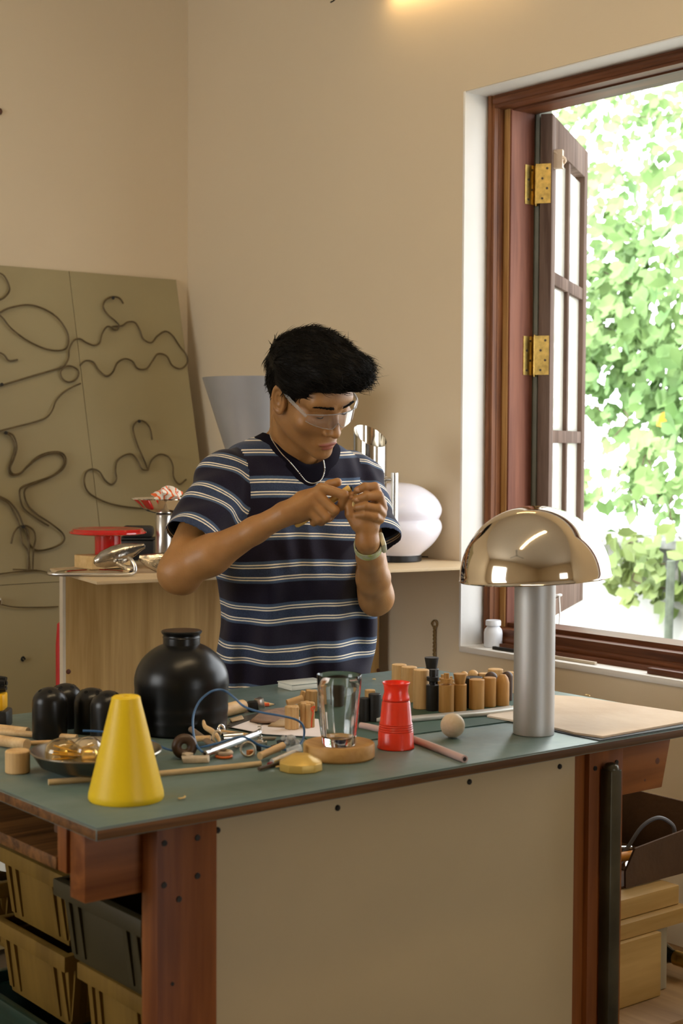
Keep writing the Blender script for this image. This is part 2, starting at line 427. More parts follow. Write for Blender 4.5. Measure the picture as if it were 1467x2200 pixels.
m.build('fallen_leaf', OL, smooth=False, origin=p, label='orange withered leaf caught in the green vine', cat='leaf')

# warm strip lights; the near one glows just over the top of the picture
def strip(x, y, z, L, rz, w, label):
    o = empty('strip_light', label, 'strip light', (x, y, z), rz, 'warm strip lights')
    m = MB(); m.box((0, 0, .012), (L, .045, .022)); m.build('housing', mat('white_enamel', (.8, .78, .72), .4), o, bevel=.003)
    m = MB(); m.tube([(-L/2+.01, 0, -.006), (L/2-.01, 0, -.006)], .012, 10); m.build('tube', emit('warm_tube', (1, .72, .36), w), o)
    return o
s1 = empty('strip_light', 'warm strip light glowing on the wall above the window', 'strip light', (WX-.03, 3.06, 2.735), math.pi/2)
m = MB(); m.box((0, 0, .02), (.62, .05, .03)); m.build('housing', mat('white_enamel', (.8, .78, .72), .4), s1, bevel=.003)
m = MB(); m.tube([(-.30, .012, -.002), (.30, .012, -.002)], .010, 10); m.build('tube', emit('warm_tube', (1, .70, .34), 9), s1)
s1.rotation_euler = (0, 0, math.pi/2)
area('ceiling_lamp_light', (1.2, 1.5, 3.13), (1.2, 1.5, 0), 1.7, .10, 13, (1, .74, .42))
ct = empty('strip_light', 'long warm ceiling strip light over the bench, reflected in the dome lamp', 'strip light', (1.2, 1.5, 3.16), 0)
m = MB(); m.box((0, 0, .02), (1.76, .09, .035)); m.build('housing', bpy.data.materials['white_enamel'], ct, bevel=.004)
m = MB(); m.tube([(-.84, 0, -.004), (.84, 0, -.004)], .010, 10); m.build('tube', emit('warm_tube_long', (1, .78, .48), 22), ct)
# ceiling fan
fan = empty('ceiling_fan', 'white three-bladed ceiling fan reflected in the dome lamp', 'fan', (-.1, 1.5, 2.82), .4)
m = MB(); m.cyl((0, 0, .06), .012, .30, 12); m.build('rod', STEEL, fan)
m = MB(); m.lathe([(0, -.03), (.06, -.025), (.09, .02), (.06, .06), (0, .07)], 24); m.build('motor', mat('fan_white', (.35, .33, .30), .5), fan)
for k in range(3):
    m = MB(); M = Matrix.Rotation(k*2*math.pi/3, 4, 'Z'); m.prism([(.08, -.03), (.55, -.055), (.57, 0), (.55, .055), (.08, .03)], .0, .006, M); m.build('blade', bpy.data.materials['fan_white'], fan)
# a twig tip at the top edge, the wall clamp's dark tip at the left edge
m = MB(); p = aty(716, 2, 3.6)
m.tube(spline([p+Vector((-.010, .0, -.008)), p+Vector((.003, 0, .002)), p+Vector((.016, 0, .03)), p+Vector((.018, 0, .12)), p+Vector((.0, 0, ZC-p.z))], 5), [.001]*1+[.003]*20, 6) if False else m.tube(spline([p+Vector((-.010, .0, -.006)), p+Vector((.006, 0, .006)), p+Vector((.016, 0, .03)), p+Vector((.016, 0, .2)), Vector((p.x, p.y, ZC))], 5), .0022, 6)
m.build('hanging_wire', DARK, origin=p, label='dark wire end dangling at the top edge of the picture', cat='wire')
p = aty(-4, 240, WY)
m = MB(); m.lathe([(0, 0), (.010, 0), (.012, .004), (.009, .012), (0, .014)], 12, M=Matrix.Translation(p) @ Matrix.Rotation(math.pi/2, 4, 'X'))
m.build('wall_knob', mat('brown_knob', (.10, .04, .02), .4), origin=p, label='small brown knob on the back wall at the left edge', cat='knob')

# ================================================================== the workbench
HB = .95
bench = empty('workbench', 'large wooden workbench with a worn teal top and a white front panel', 'workbench', (1.6, 2.18, 0))
bo = Vector((1.6, 2.18, 0))
def bb(mb, a, b): mb.box2(Vector(a)-bo, Vector(b)-bo); return mb
# worn paint: teal with scuffs down to bare board
def teal():
    m, t, b = _new('worn_teal_paint')
    tc = t.nodes.new('ShaderNodeTexCoord'); n = t.nodes.new('ShaderNodeTexNoise'); n.inputs['Scale'].default_value = 3.2; n.inputs['Detail'].default_value = 8
    n.inputs['Roughness'].default_value = .62
    mp = t.nodes.new('ShaderNodeMapping'); mp.inputs['Scale'].default_value = (1, 2.2, 1)
    t.links.new(tc.outputs['Object'], mp.inputs[0]); t.links.new(mp.outputs[0], n.inputs['Vector'])
    r = t.nodes.new('ShaderNodeValToRGB'); e = r.color_ramp.elements
    e[0].position = .30; e[0].color = (.070, .118, .108, 1); e[1].position = .56; e[1].color = (.115, .165, .155, 1)
    q = e.new(.66); q.color = (.13, .155, .12, 1); q = e.new(.74); q.color = (.26, .19, .10, 1)
    t.links.new(n.outputs[0], r.inputs[0]); t.links.new(r.outputs[0], b.inputs['Base Color'])
    n2 = t.nodes.new('ShaderNodeTexNoise'); n2.inputs['Scale'].default_value = 30
    mr = t.nodes.new('ShaderNodeMapRange'); mr.inputs[3].default_value = .26; mr.inputs[4].default_value = .44
    t.links.new(tc.outputs['Object'], n2.inputs['Vector']); t.links.new(n2.outputs[0], mr.inputs[0]); t.links.new(mr.outputs[0], b.inputs['Roughness'])
    return m
TEAL = teal()
PLYE = wood('ply_edge', (.060, .024, .005), (.19, .080, .020), 'X', 40, .6, stretch=.03)  # ply and redwood tones dimmed and warmed for the shade below the top
RED1 = wood('redwood_leg', (.120, .030, .004), (.225, .070, .014), 'Z', 11, .5, dist=2.0)
RED2 = wood('redwood_rail', (.135, .036, .005), (.25, .082, .018), 'X', 10, .5, dist=2.0)
m = MB()
m.mi = 0; bb(m, (.985, 1.765, .9475), (2.292, 2.602, .95))
m.mi = 1; bb(m, (.983, 1.763, .932), (2.294, 2.604, .9478))
top = m.build('tabletop', [TEAL, PLYE], bench, bevel=.0012)
PANEL = mat('white_panel', (.43, .335, .195), .6, var=.05, vs_=2.5, bump=.03, bs=80)
m = MB(); bb(m, (1.193, 1.795, .06), (1.934, 1.810, .931)); pn = m.build('front_panel', PANEL, bench, bevel=.001)
for q in ((468, 1784), (726, 1736), (1009, 1680), (1203, 1647)):
    p = aty(*q, 1.7935)-bo
    m = MB(); m.lathe([(0, .004), (.0028, .004), (.0045, .0025), (.0048, 0), (0, 0)], 12, M=Matrix.Translation(p+Vector((0, .002, 0))) @ Matrix.Rotation(math.pi/2, 4, 'X')); m.build('bolt', DARK, pn)
# left leg (two boards) and right leg
def leg(parts):
    m = MB()
    for a, b in parts: bb(m, a, b)
    return m.build('leg', RED1, bench, bevel=.0015)
l1 = leg([((1.093, 1.79, 0), (1.192, 1.832, .931))])
l2 = leg([((1.965, 1.79, 0), (2.052, 1.832, .931)), ((1.9345, 1.80, 0), (1.9645, 1.90, .931))])
l3 = leg([((1.093, 2.52, 0), (1.19, 2.59, .931))]); l4 = leg([((1.96, 2.50, 0), (2.05, 2.57, .931))])
def hole(q, lg, r=.0042):
    p = aty(*q, 1.789)-bo; m = MB()
    m.lathe([(0, .0015), (r, .0015), (r*1.1, 0), (0, 0)], 12, M=Matrix.Translation(p+Vector((0, .001, 0))) @ Matrix.Rotation(math.pi/2, 4, 'X')); m.build('bolt', DARK, lg)
for q in ((354, 1812), (425, 1800), (353, 1902), (425, 1882), (385, 1932)): hole(q, l1)
hole((371, 2114), l1, .0025)
for q in ((1279, 1651), (1325, 1638), (1322, 1711)): hole(q, l2)
KN = mat('wood_knot', (.10, .03, .012), .6)
# apron rail: a deep board whose ends are sawn at a slant
m = MB()
M = Matrix.Translation((0, 1.90, 0)-bo) if False else Matrix.Translation(Vector((0, 1.875, 0))-bo) @ Matrix.Rotation(math.pi/2, 4, 'X')
m.prism([(1.004, .828), (1.004, .931), (2.238, .931), (2.21, .824)], 0, .042, M)
ap = m.build('apron_rail', RED2, bench, bevel=.0015)
for q, r in (((1412, 1635), .012), ((1385, 1676), .005)):
    p = aty(*q, 1.8332)-bo; m = MB()
    m.lathe([(0, .0008), (r, .0006), (r*1.1, 0)], 14, M=Matrix.Translation(p+Vector((0, .0005, 0))) @ Matrix.Rotation(math.pi/2, 4, 'X')); m.build('knot', KN, ap)
m = MB(); bb(m, (1.0, 2.45, .83), (2.2, 2.49, .931)); m.build('apron_rail', RED2, bench, bevel=.0015)
# shallow shelf hung just under the top, seen from the left end
m = MB(); bb(m, (.998, 1.905, .860), (1.90, 2.56, .878)); m.build('under_shelf', PLYE, bench, bevel=.001)
m = MB(); bb(m, (1.0, 1.878, .86), (1.04, 1.904, .931)); m.build('spacer_block', RED1, bench, bevel=.001)
# steel tube bolted to the right leg
m = MB(); bb(m, (1.990, 1.762, .02), (2.018, 1.788, .895)); 
m.lathe([(.014, 0), (.0128, .006), (.009, .0105), (0, .012)], 16, M=Matrix.Translation(Vector((2.004, 1.775, .895))-bo))
m.build('support_tube', mat('oily_tube', (.055, .05, .035), .3, .7, var=.3), bench, bevel=.003)
# small things lying on the under shelf
m = MB(); m.box2((1.06, 1.95, .8785), (1.30, 2.03, .905)); m.build('wood_offcut', mat('dark_offcut', (.10, .05, .025), .7, var=.3), origin=(1.18, 1.99, .8785), bevel=.002, label='dark wood offcut lying in the shallow shelf under the bench top', cat='wood offcut')

# --- crates stacked under the left end of the bench; tan and olive dimmed for the shade there
TAN = wood('tan_crate', (.120, .066, .008), (.175, .100, .015), 'Z', 8, .7)
OLV = mat('olive_crate', (.036, .027, .008), .6, var=.15, vs_=6)
def crate(x0, x1, y0, y1, z0, z1, m_, label, flare=.012, ribs=5, group=None):
    o = empty('storage_crate', label, 'crate', ((x0+x1)/2, (y0+y1)/2, z0), 0, group)
    hx, hy, h = (x1-x0)/2, (y1-y0)/2, z1-z0
    b = MB(); T = .010
    def ring(z, g): return [(-hx-g, -hy-g, z), (hx+g, -hy-g, z), (hx+g, hy+g, z), (-hx-g, hy+g, z)]
    V = ring(0, -flare)+ring(h-.02, 0)+ring(h-.02, -T)+ring(T, -flare-T)
    F = [(3, 2, 1, 0)]+[(i, (i+1) % 4, 4+(i+1) % 4, 4+i) for i in range(4)]+[(4+i, 4+(i+1) % 4, 8+(i+1) % 4, 8+i) for i in range(4)]+[(8+i, 8+(i+1) % 4, 12+(i+1) % 4, 12+i) for i in range(4)]+[(12, 13, 14, 15)]
    b.add(V, F); b.build('body', m_, o, bevel=.002)
    r = MB()
    def loop(g_, z): return [(-hx-g_, -hy-g_, z), (hx+g_, -hy-g_, z), (hx+g_, hy+g_, z), (-hx-g_, hy+g_, z)]
    r.add(loop(.012, h-.026)+loop(.012, h)+loop(-.003, h)+loop(-.001, h-.026), [(q*4+i, q*4+(i+1) % 4, ((q+1) % 4)*4+(i+1) % 4, ((q+1) % 4)*4+i) for q in range(4) for i in range(4)])
    r.build('rim', m_, o, bevel=.002)
    for (sx, L, ax) in ((-hx, y1-y0, 1), (None, x1-x0, 0)):
        for k in range(ribs):
            t = (-.42, -.30, .0, .30, .42)[k]*L if ribs == 5 else (k/(ribs-1)-.5)*.84*L
            if k == 2 and ribs == 5: continue
            w = .006; q = MB()
            if ax == 1:
                V = [(-hx+flare-.004, t-w, .01), (-hx+flare-.004, t+w, .01), (-hx-.005, t+w, h-.026), (-hx-.005, t-w, h-.026)]
                V2 = [(x+.008, y, z) for x, y, z in V]
            else:
                V = [(t-w, -hy+flare-.004, .01), (t+w, -hy+flare-.004, .01), (t+w, -hy-.005, h-.026), (t-w, -hy-.005, h-.026)]
                V2 = [(x, y+.008, z) for x, y, z in V]
            q.add(V+V2, [(0, 1, 2, 3), (7, 6, 5, 4), (0, 4, 5, 1), (1, 5, 6, 2), (2, 6, 7, 3), (3, 7, 4, 0)]); q.build('rib', m_, o)
    return o
g = 'crates stacked under the bench'
crate(1.125, 1.34, 2.115, 2.33, .664, .786, TAN, 'tan ribbed crate behind the olive crate, topmost of the left stack under the bench', group=g)
crate(1.120, 1.34, 2.10, 2.33, .540, .6635, TAN, 'tan ribbed crate between the top tan crate and the dark green crate', group=g)
oc = crate(1.105, 1.30, 1.846, 2.085, .664, .788, OLV, 'olive-grey ribbed crate tucked behind the left bench leg', group=g)
oc2 = crate(1.125, 1.32, 1.86, 2.046, .50, .6635, TAN, 'tan ribbed crate with dark lettering directly under the olive crate', group=g)
crate(1.125, 1.34, 2.345, 2.47, .60, .72, TAN, 'tan ribbed crate cut by the left edge of the picture', group=g)
crate(1.11, 1.36, 2.07, 2.42, .40, .539, mat('dark_green_crate', (.008, .030, .022), .35, var=.2), 'dark green plastic crate, lowest of the left stack', group=g)
# hand lettering on the low tan crate
def text(body, size, loc, rot, m_, parent, ext=.0004):
    cu = bpy.data.curves.new('lettering', 'FONT'); cu.body = body; cu.size = size; cu.extrude = ext; cu.align_x = 'CENTER'
    o = link(bpy.data.objects.new('lettering', cu)); bpy.context.view_layer.update()
    me = bpy.data.meshes.new_from_object(o.evaluated_get(bpy.context.evaluated_depsgraph_get())); bpy.data.objects.remove(o)
    o = link(bpy.data.objects.new('lettering', me)); me.materials.clear(); me.materials.append(m_)
    o.location = loc; o.rotation_euler = rot; o.parent = parent
    return o
pp = atx(272, 2152, 1.125)-Vector((1.2225, 1.943, .50))
text('Cablly', .020, (-.1015, pp.y, pp.z), (math.pi/2, 0, -math.pi/2), mat('pen_ink', (.05, .04, .02), .8), oc2)
# white plastic tub far left behind the crates
tb = MB(); tb.lathe([(0, 0), (.05, 0), (.06, .08), (.064, .082), (.064, .088), (.055, .088), (.05, .01), (0, .01)], 24); p = atx(8, 1905, 1.10); 
tb.build('plastic_tub', mat('white_tub', (.75, .74, .66), .5), loc=(1.20, 2.41, .721), label='white plastic tub on the crate at the left edge', cat='tub')

# --- shelf, boxes and timber between the bench and the window wall
LUM = wood('pine_timber', (.30, .165, .040), (.45, .27, .085), 'X', 10, .6)
rk = empty('low_rack', 'low wooden rack shelf standing right of the bench under the window', 'rack', (2.35, 2.15, 0))
m = MB(); m.box2((-.27, -.30, .325), (.285, .38, .360)); m.build('shelf_board', wood('rack_board', (.22, .12, .045), (.36, .21, .085), 'Y', 10, .6), rk, bevel=.002)
for x in (-.24, .25):
    for y in (-.27, .35): m = MB(); m.box2((x-.02, y-.02, 0), (x+.02, y+.02, .325)); m.build('leg', LUM, rk, bevel=.002)
def plank(x0, x1, y0, y1, z0, z1, label, m_=LUM, grp='timber offcuts on the low rack'):
    m = MB(); m.box2((x0, y0, z0), (x1, y1, z1)); m.build('timber_block', m_, origin=((x0+x1)/2, (y0+y1)/2, z0), bevel=.002, label=label, cat='timber', group=grp)
plank(2.11, 2.363, 1.955, 2.20, .361, .49, 'thick pine block at the bottom of the pile right of the bench')
plank(2.13, 2.462, 1.965, 2.12, .491, .522, 'pine board second from the top of the pile right of the bench')
plank(2.12, 2.452, 1.985, 2.15, .523, .562, 'short pine block on top of the pile, under the cardboard box')
plank(2.372, 2.405, 1.975, 2.09, .361, .488, 'greyish upright block beside the thick pine block', wood('grey_block', (.25, .20, .12), (.36, .30, .19), 'Z', 10), )
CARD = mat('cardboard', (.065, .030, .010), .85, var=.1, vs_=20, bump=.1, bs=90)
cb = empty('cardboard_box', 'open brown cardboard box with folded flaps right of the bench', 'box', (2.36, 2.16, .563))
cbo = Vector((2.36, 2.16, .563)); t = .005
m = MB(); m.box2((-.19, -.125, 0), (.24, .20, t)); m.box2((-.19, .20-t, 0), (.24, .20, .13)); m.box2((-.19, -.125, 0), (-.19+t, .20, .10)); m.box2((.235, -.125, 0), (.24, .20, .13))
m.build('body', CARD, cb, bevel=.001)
def flap(pts, name='flap'):
    P = [Vector(p)-cbo for p in pts]; m = MB(); n = (P[1]-P[0]).cross(P[2]-P[0]).normalized()*t; k = len(P)
    m.add([tuple(p) for p in P]+[tuple(p+n) for p in P], [tuple(range(k-1, -1, -1)), tuple(range(k, 2*k))]+[(i, (i+1) % k, k+(i+1) % k, k+i) for i in range(k)]); m.build(name, CARD, cb)
YF = 2.033
q0 = aty(1340, 1935, YF); q0.z = .565; q1 = aty(1340, 1872, YF); q2 = aty(1361, 1822, YF); q3 = aty(1467, 1782, YF); q4 = aty(1500, 1770, YF); q5 = aty(1500, 1900, YF); q5.z = .565
flap([q0, q5, q4, q3, q2, q1], 'front_flap')
YB = 2.33
flap([aty(1300, 1830, YB), aty(1470, 1830, YB), aty(1470, 1800, YB), aty(1440, 1790, YB), aty(1395, 1781, YB), aty(1345, 1757, YB), aty(1300, 1745, YB)], 'back_flap')
m = MB(); A = dep(1346, 1824, 3.24); B = dep(1378, 1777, 3.24); C_ = dep(1412, 1757, 3.24); D = dep(1440, 1768, 3.24); E_ = dep(1449, 1790, 3.24); F_ = dep(1444, 1850, 3.26)
m.tube(spline([dep(1320, 1850, 3.24), A, B, C_, D, E_, F_], 6), .0044, 8); m.build('power_cable', mat('grey_cable', (.12, .12, .13), .4), origin=A, label='thick grey cable looping up out of the cardboard box', cat='cable')
def inbox(px, py, r, lift=0): p = aty(px, py, 2.12); p.z += lift; return p
m = MB(); q = inbox(1350, 1842, 0); m.tube([q+Vector((-.06, .03, -.004)), q+Vector((.03, 0, .002))], .010, 12); m.build('orange_tool', mat('orange_plastic', (.62, .24, .02), .45), origin=q, label='orange tool handle lying in the cardboard box', cat='tool')
m = MB(); q = inbox(1343, 1868, 0); m.lathe([(0, 0), (.012, 0), (.014, .008), (.012, .016), (0, .018)], 16, M=Matrix.Translation(q) @ Matrix.Rotation(.9, 4, 'X')); m.build('chrome_fitting', mat('dull_chrome', (.55, .53, .5), .3, 1.), origin=q, label='shiny chrome fitting lying in the cardboard box', cat='fitting')
for k, (y_, lb) in enumerate(((1826, 'upper'), (1852, 'lower'))):
    m = MB(); q = inbox(1352, y_, 0)+Vector((0, .03, 0)); m.tube([q+Vector((-.07, .03, .004)), q+Vector((.03, -.01, -.004))], .0035, 8); m.build('metal_rod', STEEL, origin=q, label='%s of the two thin steel rods lying in the cardboard box' % lb, cat='rod')
bt = empty('wine_bottle', 'dark glass bottle lying on the low rack at the right edge', 'bottle', M=Matrix.Translation((2.475, 2.06, .40)) @ Matrix.Rotation(math.pi/2, 4, 'X') @ Matrix.Rotation(.0, 4, 'Z'))
m = MB(); m.lathe([(0, -.20), (.036, -.20), (.038, -.19), (.038, -.02), (.014, .04), (.014, .09), (0, .09)], 24); m.build('body', mat('dark_glass', (.01, .012, .008), .1, coat=.5), bt)
m = MB(); m.lathe([(.0145, .05), (.0155, .05), (.0155, .092), (0, .092)], 20); m.build('foil', BRASS, bt)

# ================================================================== things on the bench
Z = HB+.0002
MAPLE = wood('pale_wood', (.46, .27, .11), (.66, .44, .20), 'Z', 26, .55)
MAPLEX = wood('pale_wood_long', (.50, .31, .14), (.68, .48, .25), 'X', 26, .55)
CHARW = mat('black_stained_wood', (.012, .011, .010), .5, var=.3, vs_=40)
# yellow cone
m = MB(); M = None
m.lathe([(0, 0), (.0525, 0), (.0540, .003), (.0535, .010), (.0215, .140), (.0205, .146), (.0180, .148), (.0060, .148), (.0045, .146), (.0045, .128), (0, .128)], 64)
p = at(271, 1716, HB)
m.build('yellow_cone', mat('yellow_plastic', (.74, .50, .008), .42, var=.03), loc=(p.x, p.y, Z), label='yellow truncated cone with a hole in its top at the near left bench corner', cat='cone')
# small wooden puck
m = MB(); m.cyl((0, 0, 0), .0190, .035, 32, bev=.002); p = at(38, 1660, HB)
m.build('wood_cylinder', MAPLE, loc=(p.x, p.y, Z), label='short pale wooden cylinder beside the metal dish', cat='wood block')
# dished metal tray with two filament bulbs
p = at(207, 1659, HB)
dish = empty('metal_dish', 'shallow dark steel dish holding two light bulbs behind the yellow cone', 'dish', (p.x, p.y, Z))
m = MB(); m.lathe([(0, 0), (.055, 0), (.086, .014), (.0985, .033), (.1010, .0345), (.100, .0365), (.0965, .0345), (.083, .0165), (.054, .0030), (0, .0025)], 64)
m.build('bowl', mat('dark_steel', (.25, .215, .165), .27, 1., var=.15), dish)
AMB = glass('amber_glass', (1.0, .90, .66), .0, 1.45)
def bulb(px, py, dr, label, gl, rot):
    q = at(px, py, HB+.030)
    b = empty('light_bulb', label, 'light bulb', M=Matrix.Translation((q.x, q.y, Z+.0300)) @ Matrix.Rotation(rot, 4, 'Z') @ Matrix.Rotation(1.45, 4, 'Y'))
    m = MB(); m.lathe([(0, .024), (.010, .022), (.018, .016), (.0232, .006), (.024, -.003), (.021, -.014), (.015, -.024), (.012, -.032), (.0118, -.034)], 32); m.build('envelope', gl, b, solid=.0006)
    m = MB(); m.lathe([(.0125, -.033), (.0135, -.035), (.0135, -.050), (.010, -.055), (.004, -.057), (0, -.057)], 24); m.build('screw_base', BRASS, b)
    m = MB()
    for k in range(4):
        a = k*math.pi/2; m.tube([(.0045*math.cos(a), .0045*math.sin(a), -.024), (.011*math.cos(a), .011*math.sin(a), .012)], .0013, 6)
    m.tube([(0, 0, -.033), (0, 0, -.012)], .003, 8)
    m.build('filament', mat('filament_yellow', (.95, .55, .06), .5), b)
bulb(130, 1619, 0, 'amber filament bulb lying left in the steel dish', AMB, 2.6)
bulb(190, 1616, 0, 'clear filament bulb lying beside the amber bulb in the steel dish', glass('bulb_glass', (1, .98, .94)), -1.3)
# long rod lying along the near edge
a = at(104, 1681, HB+.004); b = at(345, 1662, HB+.004); c = at(560, 1641, HB+.004)
m = MB(); m.tube(spline([a, b, c], 8), .0048, 12); m.build('bamboo_rod', wood('bamboo', (.42, .30, .15), (.60, .46, .27), 'X', 18, .5), origin=(b.x, b.y, Z), label='long thin pale rod lying behind the yellow cone along the bench edge', cat='rod')
# planks and dowels at the left edge
def rod(name, q0, q1, r, mt, label, cat, z=0, seg=16, group=None, r2=None):
    a = at(q0[0], q0[1], HB+r+z); b = at(q1[0], q1[1], HB+r+z); a.z = b.z = Z+r+z
    m = MB(); m.rod(a, b, r, seg, r2); o_ = (a+b)/2; return m.build(name, mt, origin=(o_.x, o_.y, Z+z), label=label, cat=cat, group=group)
rod('wooden_dowel', (-60, 1582), (58, 1600), .0095, MAPLEX, 'thick pale dowel end cut by the left edge, nearest of the bunch', 'dowel', group='dowels at the left edge')
rod('wooden_dowel', (-40, 1570), (165, 1585), .0055, MAPLEX, 'longest pale dowel in the bunch at the left edge', 'dowel', group='dowels at the left edge')
rod('wooden_dowel', (-50, 1560), (60, 1572), .0075, MAPLEX, 'farthest thick pale dowel at the left edge', 'dowel', group='dowels at the left edge')
rod('wooden_dowel', (60, 1597), (150, 1594), .0042, MAPLEX, 'thin pale dowel poking towards the steel dish', 'dowel', group='dowels at the left edge')
# yellow and black power tool at the left edge
pt = at(-12, 1562, HB)
tl = empty('power_tool', 'yellow and black power tool standing at the left edge of the bench', 'power tool', (pt.x, pt.y, Z), math.radians(-38.31))
YEL = mat('tool_yellow', (.80, .42, .01), .4)
m = MB(); m.box((0, 0, .016), (.055, .05, .032)); m.build('battery', BLACKP, tl, bevel=.004)
m = MB(); m.box((-.004, 0, .046), (.048, .04, .03)); m.tube([(-.01, 0, .04), (-.012, 0, .082)], .015, 12); m.build('handle', YEL, tl, bevel=.006)
m = MB(); m.tube([(-.05, 0, .077), (-.004, 0, .077)], .019, 16); m.tube([(-.004, 0, .077), (.0, 0, .077)], .0205, 16); m.build('motor_housing', BLACKP, tl)
m = MB()
for k in range(7):
    a = k*2*math.pi/7; m.tube([(0, .013*math.cos(a), .077+.013*math.sin(a)), (.021, .010*math.cos(a), .077+.010*math.sin(a))], .004, 6)
m.tube([(0, 0, .077), (.016, 0, .077)], .011, 12); m.build('chuck', BLACKM, tl)
# four black domed canisters with drilled tops
def canister(px, py, label, r=.0300, h=.088, rz=0):
    p = at(px, py, HB); o = empty('domed_canister', label, 'canister', (p.x, p.y, Z), rz, 'black domed canisters')
    prof = [(0, 0), (r-.001, 0), (r, .002), (r, h-r*.9)]
    for k in range(1, 9): t = k/8*math.pi/2; prof.append((r*math.cos(t), h-r*.9+r*.9*math.sin(t)))
    m = MB(); m.lathe(prof, 40); bo_ = m.build('body', mat('canister_black', (.008, .007, .006), .30, spec=.33) if not bpy.data.materials.get('canister_black') else bpy.data.materials['canister_black'], o)
    for k in range(5):
        a = k*2*math.pi/5+.5; t = .95; n = Vector((math.cos(t)*math.cos(a), math.cos(t)*math.sin(a), math.sin(t)))
        pos = Vector((r*math.cos(t)*math.cos(a), r*math.cos(t)*math.sin(a), h-r*.9+r*.9*math.sin(t)))
        m = MB(); m.lathe([(0, .0003), (.0034, .0002), (.0037, -.0004)], 14, M=Matrix.Translation(pos+n*.0002) @ n.to_track_quat('Z', 'Y').to_matrix().to_4x4()); m.build('hole', mat('hole_black', (.001, .001, .001), .9) if not bpy.data.materials.get('hole_black') else bpy.data.materials['hole_black'], o)
canister(107, 1585, 'black domed canister with drilled holes, leftmost and nearest of four')
canister(141, 1561, 'black domed canister at the back left, its dome just over the leftmost one', h=.078, rz=.7)
canister(196, 1573, 'black domed canister between the back-left one and the one by the cone', h=.0785, rz=1.9)
canister(232, 1592, 'black domed canister standing next to the yellow cone', h=.0865, rz=1.1)
# big round black vessel
p = at(390, 1570, HB)
vz = empty('black_vase', 'large round glossy black vase with a short flared neck', 'vase', (p.x, p.y, Z))
prof = [(0, 0), (.074, 0), (.0785, .003), (.0800, .008), (.0795, .0135), (.0812, .019), (.0814, .026), (.0806, .0300), (.0820, .036), (.0823, .046), (.0815, .0505), (.0828, .057)]
cz = .088; R = .0835
for k in range(0, 15):
    t = -.14+k/14*(1.17+.14); prof.append((R*math.cos(t), cz+R*.86*math.sin(t)))
prof += [(.0325, .1655), (.032, .1700), (.0355, .1745), (.036, .1770), (.034, .1785), (.012, .1780), (0, .1785)]
m = MB(); m.lathe(prof, 72); m.build('body', mat('gloss_black', (.005, .0048, .0045), .30, spec=.30, var=.2), vz)
m = MB(); m.lathe([(.0325, .1655), (.0335, .1665), (.0325, .1680)], 48); m.build('neck_ring', BLACKM, vz)
# tan turned handle, pencils and sharpener on the green surface
rod('rounded_dowel', (470, 1530), (521, 1517), .0125, MAPLEX, 'rounded pale dowel end poking out behind the black vase', 'dowel')
def pencil(q0, q1, col, label):
    a = at(q0[0], q0[1], HB+.0036); b = at(q1[0], q1[1], HB+.0036); a.z = b.z = Z+.0036
    d = (b-a).normalized(); o = empty('pencil', label, 'pencil', (a.x, a.y, Z), 0, 'orange pencils'); off = Vector((a.x, a.y, Z))
    m = MB(); m.tube([a-off, b-d*.014-off], .0036, 6); m.build('barrel', col, o, ang=20)
    m = MB(); m.tube([b-d*.014-off, b-d*.003-off], [.0036, .0009], 12); m.build('sharpened_tip', MAPLEX, o)
    m = MB(); m.tube([b-d*.003-off, b-off], [.0009, .0002], 8); m.build('lead', DARK, o)
pencil((505, 1513), (583, 1511), mat('orange_pencil', (.55, .14, .03), .4), 'orange pencil lying behind the black-and-silver clamp, farther of two')
pencil((498, 1519), (592, 1513), mat('red_pencil', (.62, .10, .03), .4), 'red-orange pencil lying in front of its twin, pointing at the pegs')
p = at(554, 1528, HB); sh = empty('clamp_holder', 'small black and silver clamp block beside the pencils', 'clamp', (p.x, p.y, Z), math.radians(-15))
m = MB(); m.box((-.011, 0, .010), (.018, .020, .020)); m.build('body', BLACKP, sh, bevel=.004)
m = MB(); m.box((.006, 0, .0135), (.014, .019, .021), Matrix.Rotation(-.2, 4, 'Y')); m.build('jaw', STEEL, sh, bevel=.002)
# white sheet, dark folder, leather scraps
def sheet(pts, z0, t, name, mt, label, cat, wob=0, group=None):
    P = [at(x, y, HB+z0) for x, y in pts]; c = sum(P, Vector())/len(P); m = MB()
    m.prism([(q.x-c.x, q.y-c.y) for q in P], 0, t); return m.build(name, mt, loc=(c.x, c.y, Z+z0), bevel=0, label=label, cat=cat, group=group)
MATG = mat('dark_green_mat', (.035, .075, .055), .55, var=.12, vs_=8)
sheet([(688, 1606), (1196, 1538), (1130, 1492), (1010, 1482), (560, 1535)], 0, .0020, 'cutting_mat', MATG, 'dark green cutting mat lying under the wooden blocks', 'mat')
PAPER = mat('white_paper', (.72, .66, .66), .7, var=.03)
sheet([(490, 1562), (560, 1532), (684, 1546), (690, 1584), (570, 1578)], .0022, .0008, 'paper_sheet', PAPER, 'white paper sheet under the bamboo pegs', 'paper')
DKC = mat('dark_card', (.05, .045, .04), .4)
sheet([(488, 1560), (500, 1546), (566, 1530), (574, 1534), (498, 1562)], .0032, .0012, 'dark_card', DKC, 'thin dark card lying at the left end of the white paper', 'card')
LEA = mat('brown_leather', (.26, .17, .125), .8, var=.2, vs_=40, bump=.1)
